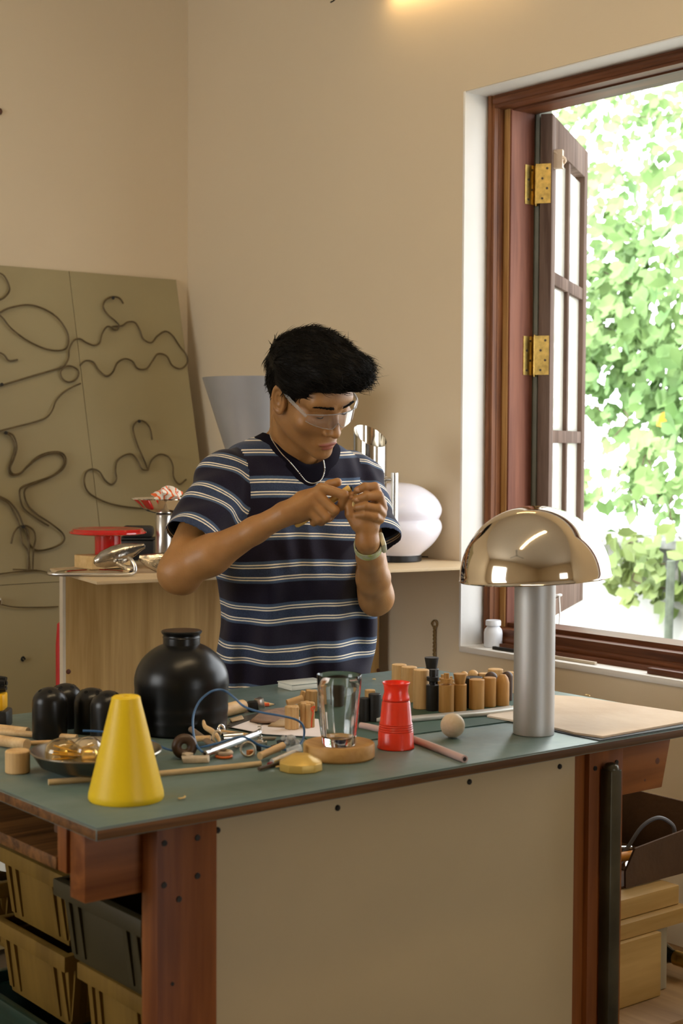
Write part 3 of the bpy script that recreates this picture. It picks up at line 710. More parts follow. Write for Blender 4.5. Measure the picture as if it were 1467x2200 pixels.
def scrap(pts, z, label, mt, amp=.006, seed=0):
    P = [at(x, y, HB+z) for x, y in pts]; c = sum(P, Vector())/len(P); r = random.Random(seed); m = MB()
    n = len(P); V = []; F = []
    rings = 5
    for k in range(rings+1):
        t = k/rings
        for q in P: V.append((c.x*(1-t)+q.x*t, c.y*(1-t)+q.y*t, Z+z+amp*(1-t*t)+r.uniform(0, amp*.5)*t))
    for k in range(rings):
        for i in range(n): F.append((k*n+i, k*n+(i+1) % n, (k+1)*n+(i+1) % n, (k+1)*n+i))
    m.add(V, F); return m.build('leather_scrap', mt, origin=(c.x, c.y, Z+z), solid=.0015, label=label, cat='leather')
scrap([(536, 1549), (560, 1532), (590, 1524), (612, 1522), (614, 1545), (590, 1556), (560, 1556)], .0045, 'brown leather scrap lying on the white paper behind the blue cable', LEA, .007, 1)
scrap([(575, 1560), (600, 1545), (618, 1548), (612, 1562)], .0045, 'tan leather offcut at the edge of the white paper', mat('tan_leather', (.40, .29, .17), .8), .004, 2)
scrap([(492, 1545), (520, 1537), (524, 1545), (498, 1552)], .006, 'small tan offcut on the dark card beside the black vase', bpy.data.materials['tan_leather'], .002, 3)
# clear case
p = at(650, 1477, HB); cs = empty('plastic_case', 'flat translucent white plastic case at the far edge of the bench', 'case', (p.x, p.y, Z), math.radians(-4))
m = MB(); m.box((0, 0, .0055), (.088, .055, .011)); m.build('tray', mat('milky_plastic', (.66, .66, .60), .35, var=.03), cs, bevel=.0015)
m = MB(); m.box((0, 0, .0123), (.090, .057, .0024)); m.build('lid', mat('milky_lid', (.58, .60, .55), .2, var=.03), cs, bevel=.0008)

# bundles of bamboo pegs on the paper
def bundle(px, py, r, h, n, label, z=.003, tilt=0, lean=0):
    p = at(px, py, HB+z); m = MB(); rr = random.Random(int(px))
    k = 0
    for i in range(n):
        a = i*2*math.pi/n; x, y = (r-.0048)*math.cos(a), (r-.0048)*math.sin(a)
        m.cyl((x, y, rr.uniform(0, .0)), .0052, h+rr.uniform(-.0015, .0012), 12, bev=.0012)
    m.cyl((0, 0, 0), .0055, h, 12, bev=.001)
    o = m.build('bamboo_peg', MAPLE, label=label, cat='peg', group='pale ribbed pegs by the glass')
    o.location = (p.x, p.y, Z+z); o.rotation_euler = (0, tilt, lean); return o
bundle(627, 1566, .0125, .041, 7, 'pale fluted wooden peg standing nearest on the white paper')
bundle(660, 1562, .0135, .044, 6, 'fluted wooden peg with a notched top and red thread, right of the nearest peg')
bundle(669, 1528, .0115, .040, 6, 'upright fluted peg at the back, half hidden by the glass')
o = bundle(645, 1525, .008, .036, 4, 'square-cut pale peg leaning at the back of the peg group'); o.rotation_euler = (.1, .22, 0)
a = at(618, 1519, HB+.043); m = MB(); m.tube([dep(617, 1511, 2.78), dep(650, 1500, 2.79)], .0068, 12); m.build('bamboo_peg', MAPLEX, label='pale peg lying across the tops of the standing pegs', cat='peg', group='pale ribbed pegs by the glass')
RTH = mat('red_thread', (.75, .07, .02), .6); m = MB()
q = dep(672, 1562, 2.66); m.tube(spline([dep(669, 1563, 2.64), dep(670, 1545, 2.64), dep(673, 1530, 2.64), dep(668, 1523, 2.64), dep(676, 1518, 2.64), dep(671, 1530, 2.64)], 5), .0011, 6)
m.build('red_thread', RTH, origin=q, label='short red thread hanging beside the notched peg', cat='thread')

# glass tumbler on a wooden disc
p = at(728, 1627, HB)
m = MB(); m.lathe([(0, 0), (.0555, 0), (.0580, .003), (.0582, .022), (.0565, .0245), (0, .0245)], 56)
m.build('wooden_disc', wood('disc_wood', (.34, .17, .045), (.50, .29, .10), 'Y', 12, .5), loc=(p.x, p.y, Z), label='thick round wooden disc under the glass tumbler', cat='disc')
gz = HB+.0251; g_ = at(728, 1600, gz)
m = MB()
flu = lambda a, z: 1-.028*max(0, min(1, (.082-z)/.02))*abs(math.sin(a*5))**.6 if z < .085 else 1
m.lathe([(0, .0), (.0255, 0), (.0275, .003), (.0305, .04), (.0340, .080), (.0352, .095), (.0362, .112), (.0356, .1135), (.0345, .112), (.0335, .095), (.0318, .080), (.0278, .040), (.0245, .016), (.020, .0125), (0, .012)], 120, fn=lambda a, z: flu(a, z))
m.build('glass_tumbler', GLASS, loc=(g_.x, g_.y, gz+.0003), label='empty clear fluted glass tumbler standing on the wooden disc', cat='glass')
# brass-coloured octagonal cap
p = at(646, 1654, HB)
m = MB(); M = Matrix.Rotation(.35, 4, 'Z')
m.lathe([(0, 0), (.0335, 0), (.0345, .001), (.0345, .0125), (.0335, .0135), (.0145, .0245), (.0135, .0248), (0, .0248)], 10, M=M)
m.build('octagonal_cap', mat('gold_plastic', (.60, .40, .10), .35, .25, var=.05), loc=(p.x, p.y, Z), bevel=.0008, ang=20, label='gold faceted cap lying in front of the wooden disc', cat='cap')
# stacked red plastic cups
p = at(850, 1607, HB)
cp = empty('plastic_cup', 'translucent red plastic cup turned upside down, lower of the stacked pair', 'cup', (p.x, p.y, Z), 0, 'stacked red cups')
def redm():
    m_, t, b = _new('red_plastic'); b.inputs['Base Color'].default_value = (.86, .035, .012, 1); b.inputs['Roughness'].default_value = .25
    b.inputs['Subsurface Weight'].default_value = .35; b.inputs['Subsurface Radius'].default_value = (.03, .004, .002); b.inputs['Subsurface Scale'].default_value = .5
    return m_
REDP = redm()
pr = [(.0295, 0), (.0312, .001), (.0312, .003), (.0300, .005)]
for k in range(5): pr += [(.0296-k*.0004, .0275+k*.0036), (.0286-k*.0004, .0290+k*.0036)]
pr += [(.0235, .078), (.0222, .080), (0, .080)]
m = MB(); m.lathe(pr, 56); m.build('body', REDP, cp, solid=.0008)
c2 = empty('plastic_cup', 'red plastic cup rim standing out on top of the upturned lower cup', 'cup', (p.x, p.y, Z+.0805), 0, 'stacked red cups')
m = MB(); m.lathe([(0, .0004), (.0225, .0004), (.0232, .002), (.0222, .006), (.0200, .014), (.0208, .024), (.0226, .0285), (.0236, .030), (.0226, .0305), (.0205, .026), (.0195, .014), (.017, .004), (0, .003)], 48); m.build('body', REDP, c2)
# pinkish tube
a = at(770, 1560, HB+.0056); b = at(998, 1631, HB+.0056); mid = at(872, 1583, HB+.0056)
m = MB(); n_ = (b-a).normalized(); m.tube(spline([at(775, 1559, HB+.0056), at(800, 1564, HB+.0056), mid, b], 8), .0062, 16); 
tb_ = m.build('paper_tube', mat('pinkish_tube', (.46, .33, .31), .55, var=.06), origin=(mid.x, mid.y, Z), label='thin greyish-pink tube lying behind and right of the red cups', cat='tube')
m = MB(); m.rod(b-n_*.0, b+n_*.0005-Vector((mid.x, mid.y, Z))*0, .0036, 12)
m.v = [v-Vector((mid.x, mid.y, Z)) for v in m.v]; m.build('bore', mat('bore_dark', (.03, .02, .02), .9), tb_)
# curved metal strip
m = MB(); P = [at(802, 1549, HB+.004), at(860, 1551, HB+.004), at(950, 1544, HB+.004), at(1040, 1537, HB+.004), at(1112, 1528, HB+.004)]
P = [Vector((q.x, q.y, Z+.0026)) for q in P]; C4 = spline(P, 6)
V = []; F = []
wd = Vector((.2, .98, 0))
for i, q in enumerate(C4):
    t = i/(len(C4)-1); w_ = .010+.016*t
    for (u, hgt) in ((0, .0065+.0*t), (0, .0), (w_, .0), (w_, .0085)): V.append(tuple(q+wd*u+Vector((0, 0, hgt))))
    if i: F += [((i-1)*4+k, (i-1)*4+(k+1) % 4, i*4+(k+1) % 4, i*4+k) for k in range(4)]
F += [(3, 2, 1, 0), tuple(len(V)-4+k for k in range(4))]
m.add(V, F); m.build('metal_strip', mat('zinc_strip', (.50, .49, .44), .42, .7, var=.08), origin=C4[10], bevel=.0006, label='bent grey metal strip lying in front of the wooden blocks', cat='metal strip')
# wooden ball
p = at(972, 1585, HB); m = MB(); R_ = .0212
m.lathe([(R_*math.sin(k/24*math.pi) if 0 < k < 24 else 0, R_-R_*math.cos(k/24*math.pi)) for k in range(25)], 40)
m.build('wooden_ball', wood('ball_wood', (.47, .37, .24), (.62, .52, .38), 'X', 20, .55), loc=(p.x, p.y, Z+.0001), label='pale wooden ball standing in front of the metal strip', cat='ball')
# leather hides on the right
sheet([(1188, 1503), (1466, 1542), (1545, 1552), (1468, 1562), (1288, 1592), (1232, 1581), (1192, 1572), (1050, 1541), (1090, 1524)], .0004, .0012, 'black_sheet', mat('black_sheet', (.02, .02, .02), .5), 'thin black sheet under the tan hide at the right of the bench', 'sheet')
HIDE = mat('tan_hide', (.60, .45, .31), .75, col2=(.74, .60, .45), vs_=6, bump=.12, bs=30)
sheet([(1190, 1497), (1240, 1500), (1467, 1534), (1535, 1544), (1467, 1555), (1295, 1586), (1235, 1578), (1195, 1568), (1046, 1541), (1090, 1523)], .0018, .0035, 'hide_sheet', HIDE, 'large pale tan hide lying flat right of the mushroom lamp', 'hide')

# mushroom lamp
p = at(1146, 1576, HB)
lp = empty('mushroom_lamp', 'table lamp with polished metal dome shade and thick satin column', 'lamp', (p.x, p.y, Z))
m = MB(); m.lathe([(0, 0), (.0352, 0), (.0360, .001), (.0360, .285), (.030, .290), (0, .290)], 72); m.build('column', ALU, lp)
R = .1320; HD = .125; tiltM = Matrix.Translation((.0, 0, .2735)) @ Matrix.Rotation(math.radians(-3.2), 4, Vector((CM[2][0], CM[2][1], 0)).normalized())
pr = [(R-.0022, .001), (R+.0012, 0), (R+.0016, .0018), (R, .0035)]
for k in range(1, 25): t = k/24*math.pi/2; pr.append((R*math.cos(t) if k < 24 else 0, .0035+HD*math.sin(t)))
m = MB(); m.lathe(pr, 128, M=tiltM)
pr2 = [(R-.0022, .001)]+[((R-.0022)*math.cos(k/24*math.pi/2) if k < 24 else 0, .002+(HD-.0015)*math.sin(k/24*math.pi/2)) for k in range(1, 25)]
m.lathe(pr2, 128, M=tiltM)
m.build('shade', mat('polished_dome', (.74, .66, .55), .07, 1., var=.02), lp, ang=50)
# white jar and bits on the window sill
p = at(1059, 1393, Zw0+.004); ZS = Zw0+.0046
jr = empty('white_jar', 'small white plastic jar with a lid on the window sill', 'jar', (WX+.05, 3, ZS))
q = atx(1059, 1393, WX+.054); jr.location = (WX+.054, q.y, ZS); jr.scale = (1.07,)*3
WP = mat('white_plastic', (.70, .72, .76), .4, var=.02)
m = MB(); m.lathe([(0, 0), (.0215, 0), (.0235, .003), (.0238, .036), (.0215, .045), (.0155, .052), (.0155, .056), (0, .056)], 36); m.build('body', WP, jr)
m = MB(); m.lathe([(.0185, .0545), (.0195, .0550), (.0195, .066), (.018, .068), (0, .068)], 36); m.build('lid', WP, jr)
def sill(name, q0, q1, r, mt, label, cat, xx=WX+.03, flat=True):
    a = atx(q0[0], q0[1], xx); b = atx(q1[0], q1[1], xx); m = MB(); a = Vector((xx, a.y, 0)); b = Vector((xx, b.y, 0))
    m.box2((xx-r*1.3, b.y, 0), (xx+r*1.3, a.y, 2*r)) if flat else m.rod(a+Vector((0, 0, r)), b+Vector((0, 0, r)), r, 10)
    m.v = [v+Vector((0, 0, ZS)) for v in m.v]; m.build(name, mt, origin=(xx, (a.y+b.y)/2, ZS), bevel=.001, label=label, cat=cat)
sill('flat_file', (1060, 1398), (1125, 1410), .004, DARK, 'dark flat file lying on the sill beside the white jar', 'file', WX+.022)
sill('pale_stick', (1190, 1412), (1280, 1424), .0035, mat('pale_stick', (.55, .47, .36), .6), 'pale pointed stick lying on the sill right of the lamp column', 'stick', WX+.026)
sill('red_batten', (1395, 1438), (1500, 1455), .007, MAHOGH, 'short red-brown batten lying on the sill at the right edge', 'batten', WX+.026)
# twisted cord hanging on the wall left of the window
m = MB(); A = atx(933, 1345, WX-.006); L_ = .11
pts = [A+Vector((0, .004*math.sin(k*1.1), -L_*k/30)) for k in range(31)]; m.tube(pts, .0024, 6)
pts = [A+Vector((0, -.004*math.sin(k*1.1), -L_*k/30)) for k in range(31)]; m.tube(pts, .0024, 6)
m.tube(spline([A+Vector((0, 0, -.006)), A+Vector((0, .012, .006)), A+Vector((0, 0, .016)), A+Vector((0, -.010, .006)), A+Vector((0, 0, -.006))], 5), .0022, 6)
m.tube([pts[-1], pts[-1]+Vector((0, 0, -.06))], .002, 6)
m.build('twisted_cord', mat('jute_cord', (.22, .14, .05), .8), origin=A, label='twisted brown cord hanging on the wall left of the window', cat='cord')

# --- the army of turned wooden pieces
ZM = .0023
PALE = MAPLE; OAKY = wood('honey_wood', (.34, .17, .045), (.50, .28, .09), 'Z', 26, .5)
G = 'turned wooden pieces on the green mat'
def piece(px, py, r, h, label, mt=OAKY, name='wooden_cylinder', prof=None, cap=None, zb=ZM, seg=28, dx=None):
    p = at(px, py, HB+zb)
    m = MB(); m.lathe(prof if prof else [(0, 0), (r-.0008, 0), (r, .0008), (r, h-.001), (r-.001, h), (0, h)], seg)
    if cap:
        o = empty(name, label, 'wood block', (p.x, p.y, Z+zb), 0, G); m.build('body', mt, o)
        for cm in cap: m = MB(); m.lathe(cm, seg); m.build('top_piece', mt, o)
        return o
    o = m.build(name, mt, loc=(p.x, p.y, Z+zb), label=label, cat='wood block', group=G); return o
PX = 3277.
def piece2(x0, x1, yt, yb, label, mt=OAKY, style='cyl', name='wooden_cylinder'):
    cx = (x0+x1)/2; r = None
    p = at(cx, yb-3, HB+ZM); d = (Vector(p)-Vector(CP)).dot(Vector(CM[2])); r = (x1-x0)/2/PX*d; h = (yb-3-yt)/PX*d
    rr = r
    if style == 'cyl': return piece(cx, yb-3, r, h, label, mt, name)
    if style == 'dome':
        pr = [(0, 0), (r, 0), (r, h-r*.9)]+[(r*math.cos(k/6*math.pi/2) if k < 6 else 0, h-r*.9+r*.9*math.sin(k/6*math.pi/2)) for k in range(1, 7)]
        return piece(cx, yb-3, r, h, label, mt, 'domed_peg', pr)
    if style == 'facet':
        pr = [(0, 0), (r, 0), (r, h*.72), (r*.80, h*.88), (r*.45, h*.985), (0, h)]
        return piece(cx, yb-3, r, h, label, mt, 'domed_peg', pr, seg=11)
    if style == 'cup':     # plain body, narrow waist, flaring cup on top
        hb = h*.72; return piece(cx, yb-3, r, h, label, mt, 'capped_cylinder', [(0, 0), (r, 0), (r, hb-.001), (r-.001, hb), (0, hb)], [[(0, hb), (r*.72, hb), (r*.98, h-.002), (r*.98, h), (0, h)]])
    if style == 'knob':    # body with stepped little cylinders
        hb = h*.70; return piece(cx, yb-3, r, h, label, mt, 'capped_cylinder', [(0, 0), (r, 0), (r, hb), (0, hb)], [[(0, hb), (r*.42, hb), (r*.42, hb+h*.05), (r*.72, hb+h*.05), (r*.72, hb+h*.16), (r*.36, hb+h*.16), (r*.36, h), (0, h)]])
    if style == 'tower':   # black: two discs, cone cup
        hb = h*.62; return piece(cx, yb-3, r, h, label, mt, 'capped_cylinder', [(0, 0), (r, 0), (r, hb), (0, hb)], [[(0, hb), (r*.42, hb), (r*.42, hb+h*.07), (r*.94, hb+h*.11), (r*.94, hb+h*.20), (r*.5, hb+h*.20), (r*.5, hb+h*.24)], [(0, hb+h*.24), (r*.54, hb+h*.24), (r*.54, h), (0, h)]])
BL = CHARW
# back row first
piece2(975, 998, 1453, 1500, 'pale block in the back row behind the small stepped pieces', PALE)
piece2(1027, 1052, 1446, 1500, 'tall pale block at the back, left of the pale dome', PALE)
piece2(988, 1005, 1442, 1496, 'pale dome-topped peg in the back row left of the larger dome', PALE, 'dome')
piece2(1004, 1027, 1439, 1500, 'larger pale dome-topped peg in the back row', PALE, 'dome')
piece2(1047, 1080, 1437, 1490, 'pale wide block farthest right in the back row', PALE)
piece2(1082, 1104, 1443, 1492, 'pale piece half hidden behind the lamp column', PALE)
piece2(1041, 1068, 1443, 1505, 'dark stained dome-topped peg behind the honey cylinders', mat('walnut', (.06, .032, .018), .5), 'dome')
piece2(1077, 1101, 1442, 1507, 'dark stained dome-topped peg nearest the lamp column', bpy.data.materials['walnut'], 'dome')
piece2(1000, 1036, 1454, 1505, 'black cylinder between the cup-topped piece and the honey cylinders', BL)
piece2(911, 942, 1412, 1500, 'tall black tower with an upturned cone on top, at the back', BL, 'cup', 'x')
piece2(940, 961, 1449, 1502, 'small pale stepped piece left of the second honey cylinder', PALE, 'knob')
piece2(961, 977, 1453, 1504, 'small pale stepped piece between the two front capped pieces', PALE, 'knob')
piece2(841, 873, 1427, 1496, 'tall pale cylinder with a split line, leftmost and farthest of three', PALE)
piece2(861, 895, 1432, 1510, 'tall pale cylinder in the middle of the three tall ones', PALE)
piece2(887, 921, 1438, 1525, 'tall pale cylinder nearest of the three tall ones', PALE)
piece2(915, 943, 1438, 1529, 'black cylinder with stepped discs on top in the front row', BL, 'tower')
piece2(942, 975, 1446, 1532, 'honey cylinder with a small stepped knob in the front row', OAKY, 'knob')
piece2(973, 1002, 1447, 1529, 'honey cylinder with a flared cup on top in the front row', OAKY, 'cup')
piece2(1007, 1040, 1459, 1526, 'plain honey cylinder, thickest in the front row', OAKY)
piece2(1038, 1065, 1455, 1521, 'plain honey cylinder between the thick one and the faceted dome', OAKY)
piece2(1064, 1094, 1448, 1518, 'honey peg with a faceted domed top beside the lamp column', OAKY, 'facet')
piece2(998, 1009, 1456, 1524, 'narrow black cylinder behind the thick honey cylinder', BL)
piece2(770, 793, 1499, 1553, 'black cylinder seen behind the glass, left of two', BL)
piece2(791, 818, 1490, 1552, 'black cylinder between the glass and the red cups', BL)
piece2(783, 806, 1482, 1512, 'low pale cylinder behind the two black cylinders', PALE)
piece2(700, 745, 1462, 1530, 'black cylinder with a ringed wooden top seen through the glass', BL)
# wood shavings
SHV = mat('wood_shaving', (.70, .50, .22), .7); rs = random.Random(4)
for k, (x, y, lb) in enumerate([(828, 1468, 'in the little heap behind the red cups, left end'), (834, 1471, 'nearest in the heap behind the red cups'), (838, 1466, 'right end of the heap behind the red cups'), (846, 1462, 'beside the tall pale cylinders'), (805, 1462, 'alone on the far edge left of the tall pale cylinders'), (390, 1718, 'alone on the near edge right of the yellow cone'), (600, 1652, 'left of the gold cap'), (1262, 1497, 'by the far corner of the tan hide')]):
    p = at(x, y, HB); m = MB(); a = rs.uniform(0, 6)
    m.tube([(.004*math.cos(t+a)*(1+.1*t), .004*math.sin(t+a), .0015+.0006*t) for t in [q*.5 for q in range(9)]], .0013, 5)
    m.build('wood_shaving', SHV, loc=(p.x, p.y, Z+.0001), label='tiny curled wood shaving, '+lb, cat='shaving', group='wood shavings on the bench')

# --- the clutter in the middle of the bench and the blue cable over it
def D(px, py, z=0): p = at(px, py, HB+z); return Vector((p.x, p.y, Z+z))
def junk_rod(name, q0, q1, r, mt, label, cat, z0=.006, z1=.006, seg=14, bore=None, r2=None):
    a = D(*q0, z0+r); b = D(*q1, z1+r); o_ = (a+b)/2; m = MB(); m.tube([a-o_, b-o_], [r, r if r2 is None else r2], seg); w = m.build(name, mt, origin=None, loc=o_, label=label, cat=cat)
    if bore: m = MB(); d = (a-b).normalized(); m.tube([a-o_, a-o_+d*.0006], r*.5, 10); m.build('bore', DARK, w)
    return w
GB = 'loose parts in the clutter pile'
junk_rod('metal_tube', (440, 1620), (556, 1575), .0056, mat('bright_alu', (.70, .70, .68), .3, 1.), 'bright aluminium tube lying across the clutter pile', 'tube', .006, .010, bore=1)
junk_rod('metal_tube', (478, 1586), (520, 1583), .0085, CHROME, 'short thick shiny tube behind the long aluminium one', 'tube', .008, .008)
junk_rod('brown_tube', (410, 1567), (462, 1605), .0050, mat('brown_tube', (.17, .115, .07), .6), 'grey-brown wooden stick leaning into the clutter pile', 'stick', .014, .002)
junk_rod('tan_stick', (470, 1571), (532, 1580), .0036, MAPLEX, 'thin tan stick behind the shiny tubes', 'stick', .006, .004)
junk_rod('pipe_stem', (400, 1590), (452, 1585), .0060, MAPLEX, 'pale stub of wood beside the turned brown ring', 'stick', .004, .010, r2=.004)
junk_rod('wood_strip', (558, 1625), (608, 1602), .0060, MAPLEX, 'pale split wood strip at the right end of the clutter pile', 'stick', .004, .012)
junk_rod('dark_strip', (556, 1652), (600, 1640), .0030, mat('dark_walnut', (.07, .045, .025), .6), 'dark narrow strip of wood left of the gold cap', 'stick', .001, .001)
junk_rod('marker_tube', (584, 1637), (640, 1613), .0050, mat('silver_cap', (.70, .68, .66), .25, .8), 'silver pen-like tube pointing at the wooden disc', 'tube', .004, .012)
junk_rod('red_pen', (577, 1643), (606, 1632), .0036, mat('dark_red_plastic', (.22, .02, .02), .4), 'dark red pen barrel beside the silver tube', 'pen', .001, .004)
junk_rod('clear_tube', (618, 1616), (646, 1606), .0062, THIN, 'short clear plastic tube leaning on the wooden disc', 'tube', .010, .016)
def ring_(name, px, py, R_, r, mt, label, cat, z=.0, tilt=(0, 0), w=None):
    m = MB(); m.tube([(R_*math.cos(t*.2618), R_*math.sin(t*.2618), 0) for t in range(24)], r, 10, True)
    p = D(px, py, z); o = m.build(name, mt, loc=p, label=label, cat=cat); o.rotation_euler = (tilt[0], tilt[1], 0); return o
# turned brown ring with a hole, facing the lens
o = ring_('turned_ring', 396, 1604, .0125, .0085, mat('walnut_ring', (.055, .028, .014), .4), 'dark brown turned wooden ring standing beside the black vase', 'ring', z=.020, tilt=(math.pi/2-.2, 0)); o.rotation_euler = (math.pi/2-.2, 0, -.5)
ring_('round_disc', 480, 1618, .0120, .0042, mat('cream_disc', (.52, .42, .30), .6), 'cream ring with an orange underside in front of the aluminium tube', 'ring', z=.0045)
ring_('orange_ring', 481, 1625, .0125, .0022, mat('orange_ring', (.55, .12, .02), .5), 'orange rubber ring lying under the cream one', 'ring', z=.0022)
ring_('bent_ring', 468, 1585, .0110, .0022, mat('tan_ring', (.45, .34, .20), .6), 'thin tan ring standing on edge behind the aluminium tube', 'ring', z=.016, tilt=(1.2, .5))
ring_('wire_ring', 532, 1610, .0115, .0018, mat('pewter', (.40, .36, .28), .4, .8), 'slim metal ring leaning on the end of the aluminium tube', 'ring', z=.012, tilt=(1.0, -.7))
ring_('steel_hoop', 475, 1566, .0060, .0026, CHROME, 'small shiny steel hoop at the back of the clutter pile', 'ring', z=.014, tilt=(1.3, .2))
rj = random.Random(12)
def chunk(px, py, sx, sy, sz, mt, label, name='wood_chip', rot=0, z=.0003, cat='wood chip'):
    m = MB(); V = []
    for i in (-1, 1):
        for j in (-1, 1):
            for k in (0, 1): V.append((i*sx/2*rj.uniform(.75, 1.1), j*sy/2*rj.uniform(.75, 1.1), k*sz*rj.uniform(.8, 1.1) if k else 0))
    m.add(V, [(0, 1, 3, 2), (4, 6, 7, 5), (0, 4, 5, 1), (2, 3, 7, 6), (0, 2, 6, 4), (1, 5, 7, 3)])
    o = m.build(name, mt, loc=D(px, py, z), bevel=.0012, label=label, cat=cat); o.rotation_euler = (0, 0, rot); return o
PG = mat('plaster_chip', (.50, .42, .32), .8, var=.15, vs_=80, bump=.2)
chunk(420, 1638, .044, .016, .010, PG, 'rough plaster-coloured chunk in front of the brown ring', 'plaster_chunk', -.5, cat='chunk')
chunk(404, 1634, .018, .014, .012, PG, 'smaller plaster-coloured lump touching the rough chunk', 'plaster_chunk', .4, cat='chunk')
chunk(524, 1590, .022, .008, .006, MAPLE, 'pale wood chip behind the end of the aluminium tube', rot=.3)
chunk(548, 1597, .030, .009, .006, PG, 'flat beige chip right of the aluminium tube', rot=-.6)
chunk(573, 1590, .034, .008, .005, mat('grey_bark', (.20, .17, .12), .8), 'grey-brown bark sliver at the back right of the clutter', rot=-.7)
chunk(538, 1622, .012, .010, .008, mat('orange_bit', (.60, .20, .05), .6), 'small orange scrap under the slim metal ring', 'plastic_scrap', cat='scrap')
chunk(451, 1600, .014, .010, .009, DARK, 'black square connector block under the blue cable', 'connector', .5, cat='connector')
chunk(556, 1612, .012, .009, .010, DARK, 'dark little connector beside the slim ring', 'connector', .9, cat='connector')
chunk(510, 1605, .016, .012, .006, bpy.data.materials['cream_disc'], 'cream wedge under the blue cable', rot=.2)
chunk(590, 1608, .016, .010, .006, bpy.data.materials['dark_walnut'], 'dark chip beside the clear bead cluster', rot=.2)
# spring
m = MB(); a = D(558, 1592, .003); 
pts = [a+Vector((.0035*math.cos(k*.7), .0035*math.sin(k*.7), .0005*k)) for k in range(60)]
m.tube(pts, .0007, 5); m.build('coil_spring', STEEL, origin=a, label='small upright coil spring at the back right of the clutter', cat='spring')
for k, (px, py, lb) in enumerate([(557, 1625, 'nearest the orange scrap'), (570, 1618, 'left of the bead cluster'), (570, 1600, 'behind the cable loop'), (600, 1617, 'in front of the bead cluster')]):
    p = D(px, py); s_ = empty('screw', 'small shiny screw lying in the clutter, '+lb, 'screw', p, rj.uniform(0, 3), GB)
    m = MB(); m.tube([(0, 0, .0035), (.013, 0, .002)], [.0016, .0010], 8); m.build('shank', STEEL, s_); m = MB(); m.tube([(-.0025, 0, .0036), (0, 0, .0035)], [.0036, .0032], 12); m.build('head', STEEL, s_)
# cluster of clear beads / knotted clear plastic
m = MB(); base = D(624, 1596, .010)
for k in range(16):
    c_ = base+Vector((rj.gauss(0, .006), rj.gauss(0, .006), rj.uniform(-.004, .009))); r_ = rj.uniform(.0035, .006)
    m.lathe([(r_*math.sin(t/8*math.pi) if 0 < t < 8 else 0, -r_*math.cos(t/8*math.pi)) for t in range(9)], 12, c=tuple(c_))
m.build('clear_plastic_knot', thin('clear_film', (.95, .95, .95), .1, 1.4, haze=.25), origin=base, label='crumpled knot of clear plastic left of the glass tumbler', cat='plastic')
chunk(606, 1602, .018, .012, .010, DARK, 'black plug lying against the clear plastic knot', 'plug', .3, cat='plug')
# carved pale hook shape at the back of the pile
m = MB(); q = [dep(437, 1548, 2.62), dep(441, 1562, 2.61), dep(455, 1571, 2.60), dep(467, 1583, 2.59), dep(472, 1597, 2.58)]
m.tube(spline(q, 6), [.002+.003*math.sin(k/24*math.pi) for k in range(25)], 8); m.build('carved_hook', MAPLEX, origin=q[2], label='curved pale carved hook sticking up at the back of the pile', cat='carving')
# blue cable: a loop standing in the air in front of the vase, then over the pile
bc_ = [dep(178, 1570, 2.52), dep(205, 1571, 2.52), dep(245, 1575, 2.52), dep(320, 1590, 2.52), dep(352, 1607, 2.50), dep(385, 1614, 2.47), dep(425, 1607, 2.46), dep(470, 1596, 2.46), dep(515, 1583, 2.47), dep(535, 1588, 2.47), dep(560, 1602, 2.48), dep(595, 1608, 2.49), dep(626, 1612, 2.50), dep(640, 1605, 2.52), dep(652, 1585, 2.54), dep(652, 1562, 2.54), dep(638, 1547, 2.54), dep(605, 1538, 2.54), dep(560, 1530, 2.55), dep(525, 1518, 2.56), dep(502, 1498, 2.57), dep(480, 1483, 2.58), dep(455, 1485, 2.56), dep(430, 1505, 2.54), dep(416, 1535, 2.52), dep(415, 1570, 2.49), dep(422, 1600, 2.46), dep(435, 1616, 2.44)]
m = MB(); m.tube(spline(bc_, 8), .0019, 8); m.build('blue_cable', mat('blue_cable', (.035, .10, .22), .4), origin=bc_[5], label='thin blue cable looping up in front of the black vase and over the clutter', cat='cable')

# ================================================================== board with wire forms, shelf unit and what stands on it
BT = 2.006
BK = .24                                  # the board leans: Y falls as it goes down
def byz(z): return WY-.016-BK*(BT-z)
brd = empty('display_board', 'large olive-drab board leaning on the back wall with wire forms pinned to it', 'board', (2.0, byz(1.0), 1.0))
OLIVE = mat('olive_board', (.36, .305, .17), .40, var=.05, vs_=2.5, bump=.03, bs=60)
thk = .012; bs_ = []
m = MB()
for x0, x1 in ((1.40, 2.3680), (2.3700, 2.773)):
    q = MB()
    for a in (0,):
        V = []
        for x in (x0, x1):
            for z in (.02, BT+.002): V += [(x-2.0, byz(z)-byz(1.0), z-1.0), (x-2.0, byz(z)+thk-byz(1.0), z-1.0)]
        q.add(V, [(0, 2, 3, 1), (4, 5, 7, 6), (0, 4, 6, 2), (1, 3, 7, 5), (0, 1, 5, 4), (2, 6, 7, 3)])
    q.build('panel', OLIVE, brd, smooth=False)
m = MB(); V = []
m.box2((1.40-2, byz(1.031)-byz(1)-.0008, .031), (2.773-2, byz(1.031)-byz(1)+.004, .0325)); m.build('seam', mat('seam_dark', (.10, .08, .04), .8), brd)
WIRE = mat('rusty_wire', (.14, .105, .055), .5, .5, var=.3, vs_=30)
def onb(px, py, off=.010):                # sight line meets the leaning board (pushed out by off)
    r = CM.T @ np.array([(px-733.5)/FPX, (py-1100)/FPX, 1.])
    # Y = c + BK*Z  with c below
    c_ = WY-.016-BK*BT-off
    t = (c_+BK*CP[2])/(r[1]-BK*r[2]); return Vector(CP+r*t)
